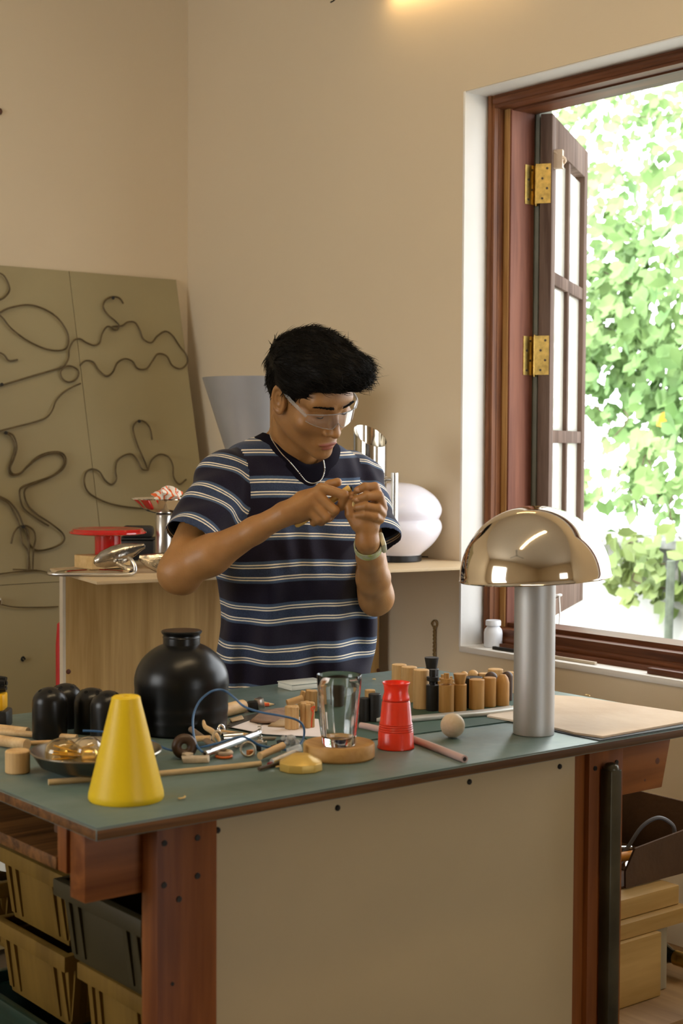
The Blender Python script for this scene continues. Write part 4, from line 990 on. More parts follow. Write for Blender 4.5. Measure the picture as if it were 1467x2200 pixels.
def wire(paths, label, r=.0029, pins=(), fixed=.010, name='wire_form'):
    c = onb(*paths[0][0]); o = None; m = MB()
    for p in paths:
        closed = p[0] == p[-1]
        P = [onb(x, y, fixed+(.004 if k % 3 == 1 else 0)) for k, (x, y) in enumerate(p[:-1] if closed else p)]
        m.tube(spline(P, 7, closed), r, 7, closed)
    o = m.build(name, WIRE, origin=c, label=label, cat='wire form', group='bent wire forms on the olive board')
    for q in pins:
        a = onb(*q, -.002); b = onb(*q, .022); k = MB(); k.rod(a-c, b-c, .0030, 8); k.rod(b-c, b-c+(b-a)*.12, .0055, 10); k.build('nail', DARK, o)
    return o
wire([[(265, 652), (256, 640), (240, 638), (226, 646), (222, 660), (232, 676), (248, 690), (256, 700), (252, 708), (244, 708), (242, 702), (262, 700), (275, 692), (290, 693), (300, 708), (308, 728), (325, 736), (338, 722), (355, 712), (370, 720), (385, 742), (400, 762), (402, 780), (388, 792), (370, 785), (358, 765), (340, 760), (328, 775), (315, 792), (296, 792), (284, 776), (268, 771), (252, 780), (242, 800), (228, 808), (212, 795), (200, 778), (184, 775), (172, 785)],
      [(242, 704), (230, 702), (220, 716), (214, 736), (202, 742), (186, 736), (172, 728), (158, 732), (149, 750), (147, 770), (138, 785), (128, 790)]],
     'coat hanger of wavy wire with an open hook, upper right of the board', pins=[(243, 640)])
wire([[(327, 945), (322, 920), (310, 906), (298, 904), (288, 912), (286, 925), (295, 955), (308, 985), (318, 1010)],
      [(318, 1010), (306, 1008), (296, 990), (284, 976), (268, 978), (252, 990), (248, 1010), (250, 1030), (240, 1041), (226, 1032), (214, 1014), (200, 1008), (186, 1014), (181, 1034), (188, 1055), (208, 1070), (240, 1083), (280, 1090), (330, 1092), (390, 1085)],
      [(318, 1010), (326, 988), (344, 976), (362, 982), (371, 1000), (373, 1025), (385, 1040), (400, 1030)]],
     'coat hanger of curly wire with a long hook, lower right of the board', pins=[(299, 905)])
wire([[(0, 672), (20, 662), (60, 655), (95, 664), (125, 684), (145, 715), (146, 742), (132, 753), (100, 750), (60, 732), (25, 706), (5, 682), (-12, 668)]],
     'large oval wire loop at the upper left of the board')
wire([[(-5, 585), (8, 592), (18, 610), (20, 625), (8, 640), (-6, 646)]], 'small wire curve cut by the left edge above the oval loop')
wire([[(-8, 755), (8, 762), (20, 775), (38, 773)]], 'short hooked wire end below the oval loop at the left edge')
wire([[(-10, 832), (20, 823), (70, 808), (125, 792), (150, 786), (168, 796), (166, 812), (150, 821), (136, 815), (130, 800), (140, 788), (155, 787)]],
     'straight wire ending in a small ring beside the board seam', pins=[(4, 826)])
wire([[(-8, 928), (30, 918), (70, 908), (98, 898), (112, 882), (120, 862), (135, 845), (155, 832), (173, 824)]], 'thin S-shaped wire running from the seam down to the left edge', r=.0026)
wire([[(10, 928), (28, 935), (36, 960), (30, 985), (22, 1005), (28, 1018), (44, 1016), (60, 1000), (80, 982), (105, 972), (130, 972), (142, 986), (136, 1006), (115, 1022), (85, 1035), (60, 1045), (52, 1060), (60, 1085), (80, 1105), (110, 1125), (136, 1148), (135, 1165), (110, 1178), (80, 1182), (65, 1170), (58, 1150), (50, 1130)],
      [(8, 930), (22, 936), (31, 960), (25, 985), (18, 1005), (24, 1020), (42, 1018), (58, 1004), (80, 986), (105, 975), (126, 974), (138, 988), (132, 1006), (112, 1022), (80, 1034), (48, 1046), (42, 1062), (50, 1090), (75, 1112), (105, 1130)]],
     'doubled curly wire coat hanger at the lower left of the board', pins=[(13, 930)])
wire([[(24, 1168), (30, 1145), (42, 1131), (58, 1130), (72, 1140), (76, 1158), (72, 1180), (70, 1224)], [(-6, 1064), (20, 1078), (38, 1100), (50, 1128), (62, 1150), (60, 1224)], [(-6, 1068), (18, 1082), (32, 1105), (42, 1130), (48, 1165), (60, 1185), (64, 1224)]],
     'wire hanger with a forked stem above the horizontal bar, far lower left', pins=[(50, 1132)])
wire([[(-8, 1234), (40, 1228), (82, 1226), (110, 1232)], [(28, 1223), (80, 1225)]], 'thin horizontal wire bar at the lower left of the board', r=.002)
wire([[(-8, 1296), (30, 1304), (80, 1305), (125, 1303)]], 'sagging thin wire low on the board beside the cabinet', r=.002)
m = MB(); p = onb(50, 1420, .008); m.tube(spline([p, p+Vector((-.006, 0, .006)), p+Vector((0, 0, .012)), p+Vector((.006, 0, .004))], 4), .003, 6); m.build('cup_hook', DARK, origin=p, label='small dark hook screwed into the board left of the plywood cabinet', cat='hook')

# shelf unit: plywood top with a front panel standing under it
ZSH = 1.140
PLY = wood('birch_ply', (.52, .36, .17), (.66, .49, .27), 'Z', 9, .55, bump=.05)
PLYD = wood('plywood_face', (.36, .21, .065), (.55, .35, .135), 'Z', 15, .55, stretch=.05, bump=.12)
PLT = mat('ply_top', (.56, .42, .25), .55, var=.08, vs_=5)
un = empty('shelf_unit', 'plywood cabinet with a pale overhanging top, reaching to the window wall', 'cabinet', (2.3, 3.35, 0))
uo = Vector((2.3, 3.35, 0))
m = MB(); _a = at(208, 1249, ZSH); _b = at(987, 1218, ZSH); _c2 = at(107, 1221, ZSH); _b = _a+(_b-_a)*((WX-.004-_a.x)/(_b.x-_a.x))
P = [(_a.x, _a.y), (_b.x, _b.y), (WX-.004, 3.66), (_c2.x, _c2.y)]
m.prism([(x-uo.x, y-uo.y) for x, y in P], ZSH-.008, ZSH); tp = m.build('top', [PLT], un, bevel=.0008)
ra = math.atan2(-.105, .90)
m = MB(); M = Matrix.Translation(Vector((1.835, 3.461, 0))-uo) @ Matrix.Rotation(ra, 4, 'Z')
m.box2((.008, 0, .02), (.958, .018, ZSH-.0085), M); m.build('front_panel', PLYD, un, bevel=.001)
m = MB(); m.box2((.0, .0, .02), (.008, .022, ZSH-.0085), M); m.build('edge_strip', mat('ply_edge_pale', (.60, .50, .36), .6), un)
m = MB(); m.box2((.941, .018, .02), (.958, .16, ZSH-.0085), M); m.box2((.05, .018, .02), (.068, .10, ZSH-.0085), M); m.build('side_panel', PLYD, un)
for q, r in (((147, 1443), .006), ((812, 1440), .005)):
    p = aty(q[0], q[1], 3.459 if q[0] < 400 else 3.35)-uo
    p = (M.inverted() @ p); m = MB(); m.lathe([(0, .0006), (r, .0004), (r*1.1, 0)], 12, M=M @ Matrix.Translation((p.x, -.0002, p.z)) @ Matrix.Rotation(math.pi/2, 4, 'X')); m.build('knot', KN, un)
m = MB(); q = dep(136, 1336, 3.98); q.z = .5; m.lathe([(0, -.5), (.020, -.49), (.020, .43), (.016, .485), (0, .50)], 16, M=Matrix.Translation(q)); m.build('red_bag', mat('red_bag', (.45, .02, .02), .4), origin=q, label='red rounded bag peeking out behind the left edge of the cabinet', cat='bag')
q = onb(-4, 1298, .018); m = MB(); m.lathe([(0, 0), (.012, 0), (.014, .01), (.010, .02), (0, .022)], 14, M=Matrix.Translation(q)); m.build('chrome_ball', CHROME, origin=q, label='chrome ball cut by the left edge, fixed low on the olive board', cat='ornament')

SHELF0 = set(bpy.data.objects)
def ats(px, py): return at(px, py, ZSH)
ZT = ZSH+.0003
# oval steel ring plate with bent rod
p = ats(205, 1232)
rg = empty('steel_ring_stand', 'flat oval polished steel plate with a bent rod along its front, under the wood block', 'steel stand', (p.x, p.y, ZT), math.radians(-38.31))
m = MB(); m.lathe([(.070, .0), (.088, 0), (.092, .002), (.088, .004), (.070, .004), (.068, .002), (.070, 0)], 56, sy=.9); m.build('plate', CHROME, rg)
# (plate lies flat; rod bends up at its right end)
m = MB(); m.tube(spline([(-.095, -.050, .007), (-.088, -.078, .005), (-.060, -.088, .0045), (0, -.088, .0045), (.075, -.086, .0045), (.098, -.080, .008), (.100, -.076, .022), (.092, -.070, .036), (.084, -.06, .040)], 6), .0042, 12); m.build('bent_rod', STEEL, rg)
# wood block
p = ats(222, 1224)
blk = MB(); blk.box((0, 0, .015), (.105, .078, .030)); 
b1 = blk.build('wood_block', wood('pine_block', (.50, .33, .13), (.68, .49, .25), 'X', 14, .6), loc=(p.x+.004, p.y+.012, ZT+.0048), bevel=.0015, label='rough pine block under the red cake stand', cat='wood block')
b1.rotation_euler = (0, 0, math.radians(3))
# red cake stand
REDG = mat('red_enamel', (.50, .012, .010), .16, coat=.5, var=.05)
p = Vector((b1.location.x+.016, b1.location.y+.000, ZT+.0375))
ck = empty('cake_stand', 'glossy red low cake stand on the pine block', 'stand', p)
m = MB(); m.lathe([(0, 0), (.031, 0), (.0312, .046), (0, .046)], 48); m.build('foot', REDG, ck)
m = MB(); m.lathe([(0, .046), (.06, .0465), (.086, .0475), (.0905, .0500), (.0895, .0535), (.084, .0560), (.0815, .0600), (.075, .0608), (.060, .0575), (.055, .0565), (0, .0565)], 72); m.build('plate', REDG, ck)
# cast metal fish
p = ats(262, 1235)
fs = empty('metal_fish', 'cast shiny metal fish-shaped piece lying beside the wood block', 'sculpture', (p.x+.015, p.y+.035, ZT+.0052), math.radians(-38.31+16))
m = MB()
pr = [(0, -.062), (.010, -.058), (.020, -.040), (.024, -.015), (.0225, .010), (.015, .035), (.008, .052), (.006, .060), (0, .062)]
m.lathe(pr, 28, M=Matrix.Translation((.0, .01, .038)) @ Matrix.Rotation(math.radians(-18), 4, 'Y') @ Matrix.Rotation(math.pi/2, 4, 'Y') @ Matrix.Scale(.75, 4, (0, 1, 0)))
m.build('body', mat('cast_metal', (.46, .42, .36), .20, 1., var=.25, vs_=50, bump=.15, bs=70), fs)
m = MB()
for k in range(7):
    a = -.75+k*.18; m.tube(spline([(.045, .005, .030), (.075, .0, .024+.018*a), (.115, -.004, .022+.040*a)], 5), [.007, .007, .0075, .0085, .009, .0095, .0095, .009, .008, .006, .004], 8)
m.build('tail', bpy.data.materials['cast_metal'], fs)
m = MB(); m.tube(spline([(-.01, -.014, .020), (.01, -.02, .010), (.03, -.022, .008)], 5), .006, 8); m.build('fin', bpy.data.materials['cast_metal'], fs)
# black lidded case at the back
p = at(318, 1184, ZSH); p = Vector((2.125, 3.58, 0))
bc = empty('black_case', 'black plastic lidded case behind the cake stand', 'case', (p.x, p.y, ZT), math.radians(-36))
m = MB(); m.box((0, 0, .026), (.085, .06, .052)); m.build('base', BLACKP, bc, bevel=.006)
m = MB(); m.box((0, 0, .0550), (.094, .068, .005)); m.build('rim', BLACKP, bc, bevel=.002)
m = MB(); m.box((0, 0, .072), (.080, .056, .030)); m.build('lid', BLACKP, bc, bevel=.010)
# steel cylinder carrying a scalloped tray
p = dep(352, 1200, 3.87)
cyA = empty('steel_cylinder', 'brushed steel cylinder carrying the scalloped tray', 'cylinder', (p.x, p.y, ZT))
m = MB(); m.lathe([(0, 0), (.0195, 0), (.0200, .001), (.0200, .126), (.0185, .128), (0, .128)], 48); m.build('body', STEEL, cyA)
m = MB(); m.lathe([(0, 0), (.018, 0), (.018, .003), (0, .003)], 32, c=(0, 0, .1281)); m.build('dark_cap', DARK, cyA)
tr = empty('scalloped_tray', 'shiny scalloped metal dish balanced on the steel cylinder', 'dish', (p.x+.004, p.y-.002, ZT+.1408))
flr = lambda a, z: 1+.085*abs(math.cos(a*4.5))*max(0, z-.006)/.02
m = MB(); m.lathe([(0, 0), (.030, 0), (.045, .004), (.058, .012), (.070, .024), (.076, .0285), (.076, .0305), (.068, .0265), (.056, .0160), (.043, .0065), (.03, .0025), (0, .0025)], 108, fn=flr); m.build('dish', CHROME, tr)
tb2 = empty('black_drum', 'dark cylinder standing behind the steel cylinder', 'cylinder', (p.x+.06, p.y+.045, ZT))
m = MB(); m.cyl((0, 0, 0), .030, .118, 32, bev=.002); m.build('body', mat('brown_black', (.035, .02, .014), .4), tb2)
# crumpled wrapped cloth, white with orange strokes
def clothm():
    m_, t, b = _new('orange_print_cloth'); tc = t.nodes.new('ShaderNodeTexCoord'); w = t.nodes.new('ShaderNodeTexWave')
    w.inputs['Scale'].default_value = 22; w.inputs['Distortion'].default_value = 9; w.inputs['Detail'].default_value = 1
    r = t.nodes.new('ShaderNodeValToRGB'); r.color_ramp.interpolation = 'CONSTANT'
    r.color_ramp.elements[0].color = (.82, .76, .68, 1); r.color_ramp.elements[1].position = .74; r.color_ramp.elements[1].color = (.80, .13, .02, 1)
    t.links.new(tc.outputs['Object'], w.inputs[0]); t.links.new(w.outputs[0], r.inputs[0]); t.links.new(r.outputs[0], b.inputs[0]); b.inputs['Roughness'].default_value = .7
    return m_
rc = random.Random(21); m = MB()
pc = Vector((p.x+.014, p.y+.002, ZT+.1600))
V = []; F = []; N1, N2 = 14, 28
for i in range(N1+1):
    t = i/N1*math.pi
    for j in range(N2):
        a = j/N2*2*math.pi
        q = 1+.28*math.sin(3*a+4*t)+.20*math.sin(5*a-3*t+1)+rc.uniform(-.10, .10)
        V.append((.030*q*math.sin(t)*math.cos(a), .026*q*math.sin(t)*math.sin(a), .020-.019*math.cos(t)*(1+.25*math.sin(4*a)*(t > 1.5))))
for i in range(N1):
    for j in range(N2): F.append((i*N2+j, i*N2+(j+1) % N2, (i+1)*N2+(j+1) % N2, (i+1)*N2+j))
m.add(V, F); m.build('crumpled_cloth', clothm(), loc=pc+Vector((0, 0, .003)), ang=60, label='crumpled white wrapper with orange strokes in the scalloped tray', cat='wrapper')
# large grey cone shade behind the man
p = dep(556, 1100, 4.22)
gc = empty('cone_shade', 'large grey metal cone, wide end up, standing behind the man', 'lamp shade', (p.x, p.y, ZT))
zt = (dep(556, 813, 4.22).z-ZT)/1.07
m = MB(); m.lathe([(.020, .035), (.022, .08), (.1455, zt-.003), (.1462, zt), (.1440, zt), (.020, .085), (.016, .035)], 96); m.build('cone', mat('grey_lacquer', (.36, .36, .37), .34, .35, var=.04), gc)
m = MB(); m.cyl((0, 0, 0), .055, .014, 48, bev=.003); m.cyl((0, 0, .014), .015, .05, 24); m.build('stand', BLACKM, gc)
# frosted white double-lobed lamp
p = dep(853, 1198, 4.15)
wl = empty('glass_lamp', 'milky white double-lobed glass lamp on a black base near the window', 'lamp', (p.x, p.y, ZT))
pr = [(0, 0), (.052, 0), (.064, .010), (.088, .034), (.104, .058), (.1115, .080), (.1080, .096), (.1030, .1035), (.1055, .111), (.1090, .122), (.1080, .136), (.096, .158), (.076, .176), (.050, .190), (.024, .196), (0, .197)]
pr = [(r*.995, z*.94) for r, z in pr]
sm = spline([(r, 0, z) for r, z in pr], 4); m = MB()
m.lathe([(max(0, v.x), v.z) for v in sm], 80, M=Matrix.Translation((0, 0, .014)) @ Matrix.Rotation(.05, 4, 'X'))
ml = mat('milk_glass', (.80, .78, .86), .16, var=.02, coat=.3); ml.node_tree.nodes['Principled BSDF'].inputs['Subsurface Weight'].default_value = .6
ml.node_tree.nodes['Principled BSDF'].inputs['Subsurface Radius'].default_value = (.05, .05, .05); ml.node_tree.nodes['Principled BSDF'].inputs['Subsurface Scale'].default_value = .6
m.build('glass_body', ml, wl, ang=180)
m = MB(); m.cyl((0, 0, 0), .062, .017, 48, bev=.002); m.build('base', BLACKM, wl)
q = ats(907, 1199); m = MB(); m.tube(spline([(q.x-.03, q.y+.02, ZT+.002), (q.x, q.y, ZT+.003), (q.x+.02, q.y-.0, ZT+.002), (q.x+.02, q.y+.06, ZT+.002)], 5), .0015, 6); m.build('lamp_cord', DARK, origin=q, label='thin dark cord lying right of the white glass lamp', cat='cord')
# tall slant-cut polished tube with a bar handle
p = dep(794, 1100, 3.965)
st_ = empty('steel_pitcher', 'tall slant-cut polished steel tube with a bar handle', 'pitcher', (p.x, p.y, ZT), -YAW-.30)
zl = (dep(758, 917, 3.965).z-ZT)/1.07; zr = (dep(830, 952, 3.965).z-ZT)/1.07; R_ = .0410
def slant(r, inner=False):
    V = []; N = 64
    for k in range(N):
        a = 2*math.pi*k/N; x, y = r*math.cos(a), r*math.sin(a)
        V.append((x, y, zr-.010+(zl-zr+.016)*(1-((x*.78-y*.62)/R_+1)/2)))
    return V
m = MB(); N = 64; o1 = slant(R_); i1 = slant(R_-.0015); bo1 = [(x, y, 0) for x, y, z in o1]; bi1 = [(x, y, .003) for x, y, z in i1]
m.add(bo1+o1+i1+bi1, [(a*N+k, a*N+(k+1) % N, (a+1)*N+(k+1) % N, (a+1)*N+k) for a in range(3) for k in range(N)]+[tuple(range(N-1, -1, -1)), tuple(3*N+k for k in range(N))])
m.build('tube', mat('mirror_steel', (.60, .56, .49), .13, 1., var=.03), st_)
hz, h0, h1 = [(dep(850, y, 3.965).z-ZT)/1.07 for y in (1030, 1129, 1015)]
m = MB(); m.cyl((.0625, 0, h0), .0090, h1-h0, 24, bev=.0006); m.tube([(.030, 0, hz), (.060, 0, hz)], .0052, 14); m.tube([(.0395, 0, hz), (.0425, 0, hz)], .008, 14); m.build('handle', STEEL, st_)

for o in [o for o in bpy.data.objects if o not in SHELF0 and o.parent is None and o.type != 'LIGHT']: o.scale = (1.07, 1.07, 1.07)   # true sizes

tr.scale = (1.07, 1.07, 1.22)

# ================================================================== the man
# signed distance fields meshed with surface nets (all in the man's own frame: u right, v away from the lens, w up)
EU = Vector((math.cos(YAW), -math.sin(YAW), 0)); EV = Vector((math.sin(YAW), math.cos(YAW), 0))
KD = 1.027
MU, MV = -.085*KD, 3.33*KD                      # where he stands, in that frame
MAN = EU*MU+EV*MV
man = empty('person', 'young man with short black hair, clear safety glasses and striped navy t-shirt carving wood', 'person', (MAN.x, MAN.y, 0), -YAW)
def L(px, py, d):                         # pixel and depth to the man's frame
    p = dep(px, py, d*KD); return np.array([p.dot(EU)-MU, p.dot(EV)-MV, p.z])
def smin(a, b, k):
    h = np.clip(.5+.5*(b-a)/k, 0, 1); return b*(1-h)+a*h-k*h*(1-h)
def smax(a, b, k): return -smin(-a, -b, k)
def cone(P, a, b, r1, r2, fl=None):       # capsule with changing radius
    a = np.asarray(a, float); b = np.asarray(b, float); ab = b-a; t = np.clip(((P-a)@ab)/(ab@ab), 0, 1)
    return np.linalg.norm(P-a-t[..., None]*ab, axis=-1)-(r1+(r2-r1)*t)
def ell(P, c, r, R=None):
    q = P-np.asarray(c, float)
    if R is not None: q = q@R
    r = np.asarray(r, float); k0 = np.linalg.norm(q/r, axis=-1); k1 = np.linalg.norm(q/(r*r), axis=-1)
    return k0*(k0-1)/np.maximum(k1, 1e-9)
def nets(fn, lo, hi, h):                  # sparse: only blocks near the surface are sampled
    lo = np.asarray(lo, float); n = np.ceil((np.asarray(hi)-lo)/h).astype(int)+1; B = 16
    verts = {}; V = []; ids = []; quads = []
    nb = (n+B-1)//B
    gx = [np.arange(k)*B for k in nb]
    C = np.stack(np.meshgrid(*gx, indexing='ij'), -1).reshape(-1, 3)
    cen = lo+(C+B/2)*h
    act = C[np.abs(fn(cen)) < B*h*.5*1.75*1.25+.012]
    S = np.stack(np.meshgrid(*[np.arange(B+2)]*3, indexing='ij'), -1)
    allid = []; allv = []; Q = []
    big = np.array([n[1]+4, n[2]+4]); 
    def key(i): return (i[..., 0].astype(np.int64)*(n[1]+40)+i[..., 1])*(n[2]+40)+i[..., 2]
    for s in range(0, len(act), 24):
        blk = act[s:s+24]
        G = blk[:, None, None, None, :]+S[None]
        D = fn(lo+(G-1)*h)                # sample index shifted by one so cells on the low side exist
        for b in range(len(blk)):
            d = D[b]; sg = d < 0
            c = sg[:-1, :-1, :-1].astype(int)
            tot = sum(sg[i:B+1+i, j:B+1+j, k:B+1+k].astype(int) for i in (0, 1) for j in (0, 1) for k in (0, 1))
            m = (tot > 0) & (tot < 8)
            if not m.any(): continue
            I = np.argwhere(m); acc = np.zeros((len(I), 3)); cnt = np.zeros(len(I))
            for ax in range(3):
                e = np.zeros(3, int); e[ax] = 1; oth = [x for x in range(3) if x != ax]
                for p_ in (0, 1):
                    for q_ in (0, 1):
                        o = np.zeros(3, int); o[oth[0]] = p_; o[oth[1]] = q_
                        A = I+o; Bq = A+e
                        da = d[A[:, 0], A[:, 1], A[:, 2]]; db = d[Bq[:, 0], Bq[:, 1], Bq[:, 2]]
                        x = (da < 0) != (db < 0)
                        t = np.where(x, da/np.where(x, da-db, 1), 0)
                        acc += np.where(x[:, None], A+t[:, None]*e, 0); cnt += x
            allid.append(key(I+blk[b])); allv.append(lo+(acc/cnt[:, None]+blk[b]-1)*h)
            for ax in range(3):
                e = np.zeros(3, int); e[ax] = 1; o1 = np.zeros(3, int); o1[(ax+1) % 3] = 1; o2 = np.zeros(3, int); o2[(ax+2) % 3] = 1
                sl = [slice(1, B+1)]*3
                base = sg[1:B+1, 1:B+1, 1:B+1]
                nx = [slice(1, B+1)]*3; nx[ax] = slice(2, B+2)
                x = base != sg[tuple(nx)]
                J = np.argwhere(x)+1
                if not len(J): continue
                ins = sg[J[:, 0], J[:, 1], J[:, 2]]
                K = [key(J-o1-o2+blk[b]), key(J-o2+blk[b]), key(J+blk[b]), key(J-o1+blk[b])]
                q = np.stack(K, 1); q[~ins] = q[~ins][:, ::-1]; Q.append(q)
    ids = np.concatenate(allid); V = np.concatenate(allv); Q = np.concatenate(Q)
    u, ix = np.unique(ids, return_index=True); V = V[ix]
    pos = np.searchsorted(u, Q); pos = np.clip(pos, 0, len(u)-1); ok = (u[pos] == Q).all(1)
    return V, pos[ok]
def mesh_np(name, V, F, mats, parent=man, smooth=True, attrs=None):
    me = bpy.data.meshes.new(name); me.from_pydata(V.tolist(), [], F.tolist())
    for m_ in (mats if isinstance(mats, list) else [mats]): me.materials.append(m_)
    for k, a in (attrs or {}).items():
        at_ = me.attributes.new(k, 'FLOAT', 'POINT'); at_.data.foreach_set('value', np.asarray(a, np.float32))
    if smooth: me.shade_smooth()
    o = link(bpy.data.objects.new(name, me)); o.parent = parent
    return o

# joints
SR, ER, WR = L(462, 1018, 3.27), L(384, 1228, 3.14), L(612, 1104, 3.08)
SL_, EL, WL = L(772, 1030, 3.43), L(808, 1282, 3.30), L(789, 1163, 3.09)
HC = np.array([-.0636*KD-MU, 3.220*KD-MV, 1.46+.1003*KD])
def rot3(a, b, c):
    ca, sa, cb, sb, cc, sc = math.cos(a), math.sin(a), math.cos(b), math.sin(b), math.cos(c), math.sin(c)
    return np.array([[ca, -sa, 0], [sa, ca, 0], [0, 0, 1]])@np.array([[1, 0, 0], [0, cb, -sb], [0, sb, cb]])@np.array([[cc, 0, sc], [0, 1, 0], [-sc, 0, cc]])
HR = rot3(3.845, -.523, .1783)
def toH(P): return (P-HC)@HR              # into head axes: x to his right, y out of the face, z up
def fromH(q): return HR@np.asarray(q)+HC
NB = (SR+SL_)/2+np.array([.0, .035, .045])   # base of the neck
# ---- head and neck
def head_sdf(P):
    q = toH(P); s = np.stack([np.abs(q[..., 0]), q[..., 1], q[..., 2]], -1); X, Y, Zz = s[..., 0], s[..., 1], s[..., 2]
    d = ell(s, (0, -.014, .036), (.0765, .098, .080))
    d = smin(d, ell(s, (0, .020, -.030), (.0675, .070, .080)), .022)
    d = smin(d, cone(s, (.050, -.012, -.052), (.012, .066, -.098), .020, .0150), .024)      # jaw
    d = smin(d, ell(s, (.046, .056, -.026), (.025, .023, .022)), .018)                      # cheek bone
    d = smin(d, ell(s, (.0, .070, .028), (.052, .020, .024)), .020)                         # forehead
    d = smin(d, cone(s, (.010, .083, .017), (.046, .066, .019), .0075, .006), .010)         # brow ridge
    d = smax(d, -ell(s, (.0325, .0985, .000), (.0165, .0145, .0115)), .012)                 # socket
    d = smin(d, ell(s, (.0315, .0690, -.0005), (.0140, .0135, .0120)), .003)                # lid over the eyeball
    d = smin(d, cone(s, (0, .083, .008), (0, .1015, -.036), .0072, .0115), .008)            # nose
    d = smin(d, ell(s, (0, .1040, -.0385), (.0105, .0090, .0085)), .005)
    d = smin(d, ell(s, (.0142, .0925, -.0410), (.0070, .0095, .0075)), .005)                # wing
    d = smax(d, -ell(s, (.0075, .0980, -.0490), (.0038, .0050, .0028)), .002)
    d = smin(d, ell(s, (0, .0765, -.074), (.027, .0125, .019)), .012)                        # muzzle
    d = smin(d, ell(s, (.007, .0868, -.0728), (.0170, .0052, .0046)), .0032)                # upper lip
    d = smin(d, ell(s, (0, .0862, -.0810), (.0155, .0062, .0058)), .0030)                   # lower lip
    d = smax(d, -cone(s, (0, .0945, -.0770), (.021, .087, -.0775), .0013, .0010), .0016)    # line of the mouth
    d = smin(d, ell(s, (0, .0750, -.1040), (.0190, .0130, .0130)), .012)                    # chin
    # ear
    e = s-np.array([.0765, -.008, -.002]); t = np.array([[.92, .35, 0], [-.35, .92, 0], [0, 0, 1]]); e = e@t.T
    er = np.sqrt(((e[..., 1]+.15*e[..., 2])/.0150)**2+(e[..., 2]/.0275)**2)
    rim = np.sqrt(((er-1)*.0165)**2+(e[..., 0]-.006)**2)-.0040
    disc = np.maximum((er-1)*.0165, np.abs(e[..., 0]-.001)-.0030)
    an = smin(np.sqrt(((er-.52)*.0165)**2+(e[..., 0]-.004)**2)-.0028, disc, .003)
    d = smin(d, smin(rim, an, .003), .004)
    return d
def neck_sdf(P):
    a = fromH((0, -.038, -.045)); b = NB+np.array([0, .01, -.06]); c = fromH((0, .012, -.085)); e = NB+np.array([.012, -.048, -.025])
    d = cone(P, a, b, .053, .062); d = smin(d, cone(P, c, e, .034, .036), .03)
    d = smin(d, cone(P, fromH((.062, -.022, -.045)), NB+np.array([.028, -.062, -.035]), .0125, .010), .018)
    d = smin(d, cone(P, fromH((-.062, -.022, -.045)), NB+np.array([.028, -.062, -.035]), .0125, .010), .018)
    return d
def torso_sdf(P, g=0.):
    z = P[..., 2]
    zt = [.70, .95, 1.08, 1.20, 1.30, 1.36, 1.395, 1.425, 1.455, 1.485]
    rx = np.interp(z, zt, [.172, .165, .163, .166, .170, .172, .168, .152, .108, .050])+g
    ry = np.interp(z, zt, [.118, .112, .110, .112, .112, .106, .097, .082, .064, .034])+g
    cx = np.interp(z, [.70, 1.47], [L(645, 1500, 3.36)[0], NB[0]-.004]); cy = np.interp(z, [.7, 1.2, 1.47], [.02, .015, NB[1]-.012])
    a = -.42; x = P[..., 0]-cx; y = P[..., 1]-cy; X = x*math.cos(a)+y*math.sin(a)*-1*-1; Yv = -x*math.sin(a)+y*math.cos(a)
    X = x*math.cos(.42)+y*math.sin(.42); Yv = -x*math.sin(.42)+y*math.cos(.42)
    k = (np.abs(X/rx)**2.4+np.abs(Yv/ry)**2.4)**(1/2.4)
    return (k-1)*ry*.9
def arm_sdf(P):
    # right arm (left in the picture)
    d = cone(P, SR+[.010, 0, -.022], ER, .045, .041)
    m1 = ER+(WR-ER)*.30
    d = smin(d, cone(P, ER, m1, .041, .041), .02); d = smin(d, cone(P, m1+np.array([0, 0, -.003]), ER+(WR-ER)*.72, .040, .0265), .02)
    d = smin(d, cone(P, ER+(WR-ER)*.72, WR, .0262, .0245), .015)
    d = smin(d, cone(P, ER+np.array([-.004, .004, -.012]), ER+np.array([.012, 0, -.018]), .030, .028), .02)
    e = cone(P, SL_+[-.012, 0, -.01], EL, .044, .038); m2 = EL+(WL-EL)*.35
    e = smin(e, cone(P, EL, m2, .034, .0345), .02); e = smin(e, cone(P, m2, EL+(WL-EL)*.75, .0335, .027), .02); e = smin(e, cone(P, EL+(WL-EL)*.75, WL, .0265, .0235), .015)
    e = smin(e, cone(P, EL+np.array([0, .0, -.010]), EL+np.array([-.004, .0, -.016]), .025, .022), .02)
    return np.minimum(d, e)
HD_ = 3.075; UP = HD_*KD/FPX
def H(px, py, dz): return L(px, py, HD_+dz*UP/KD)
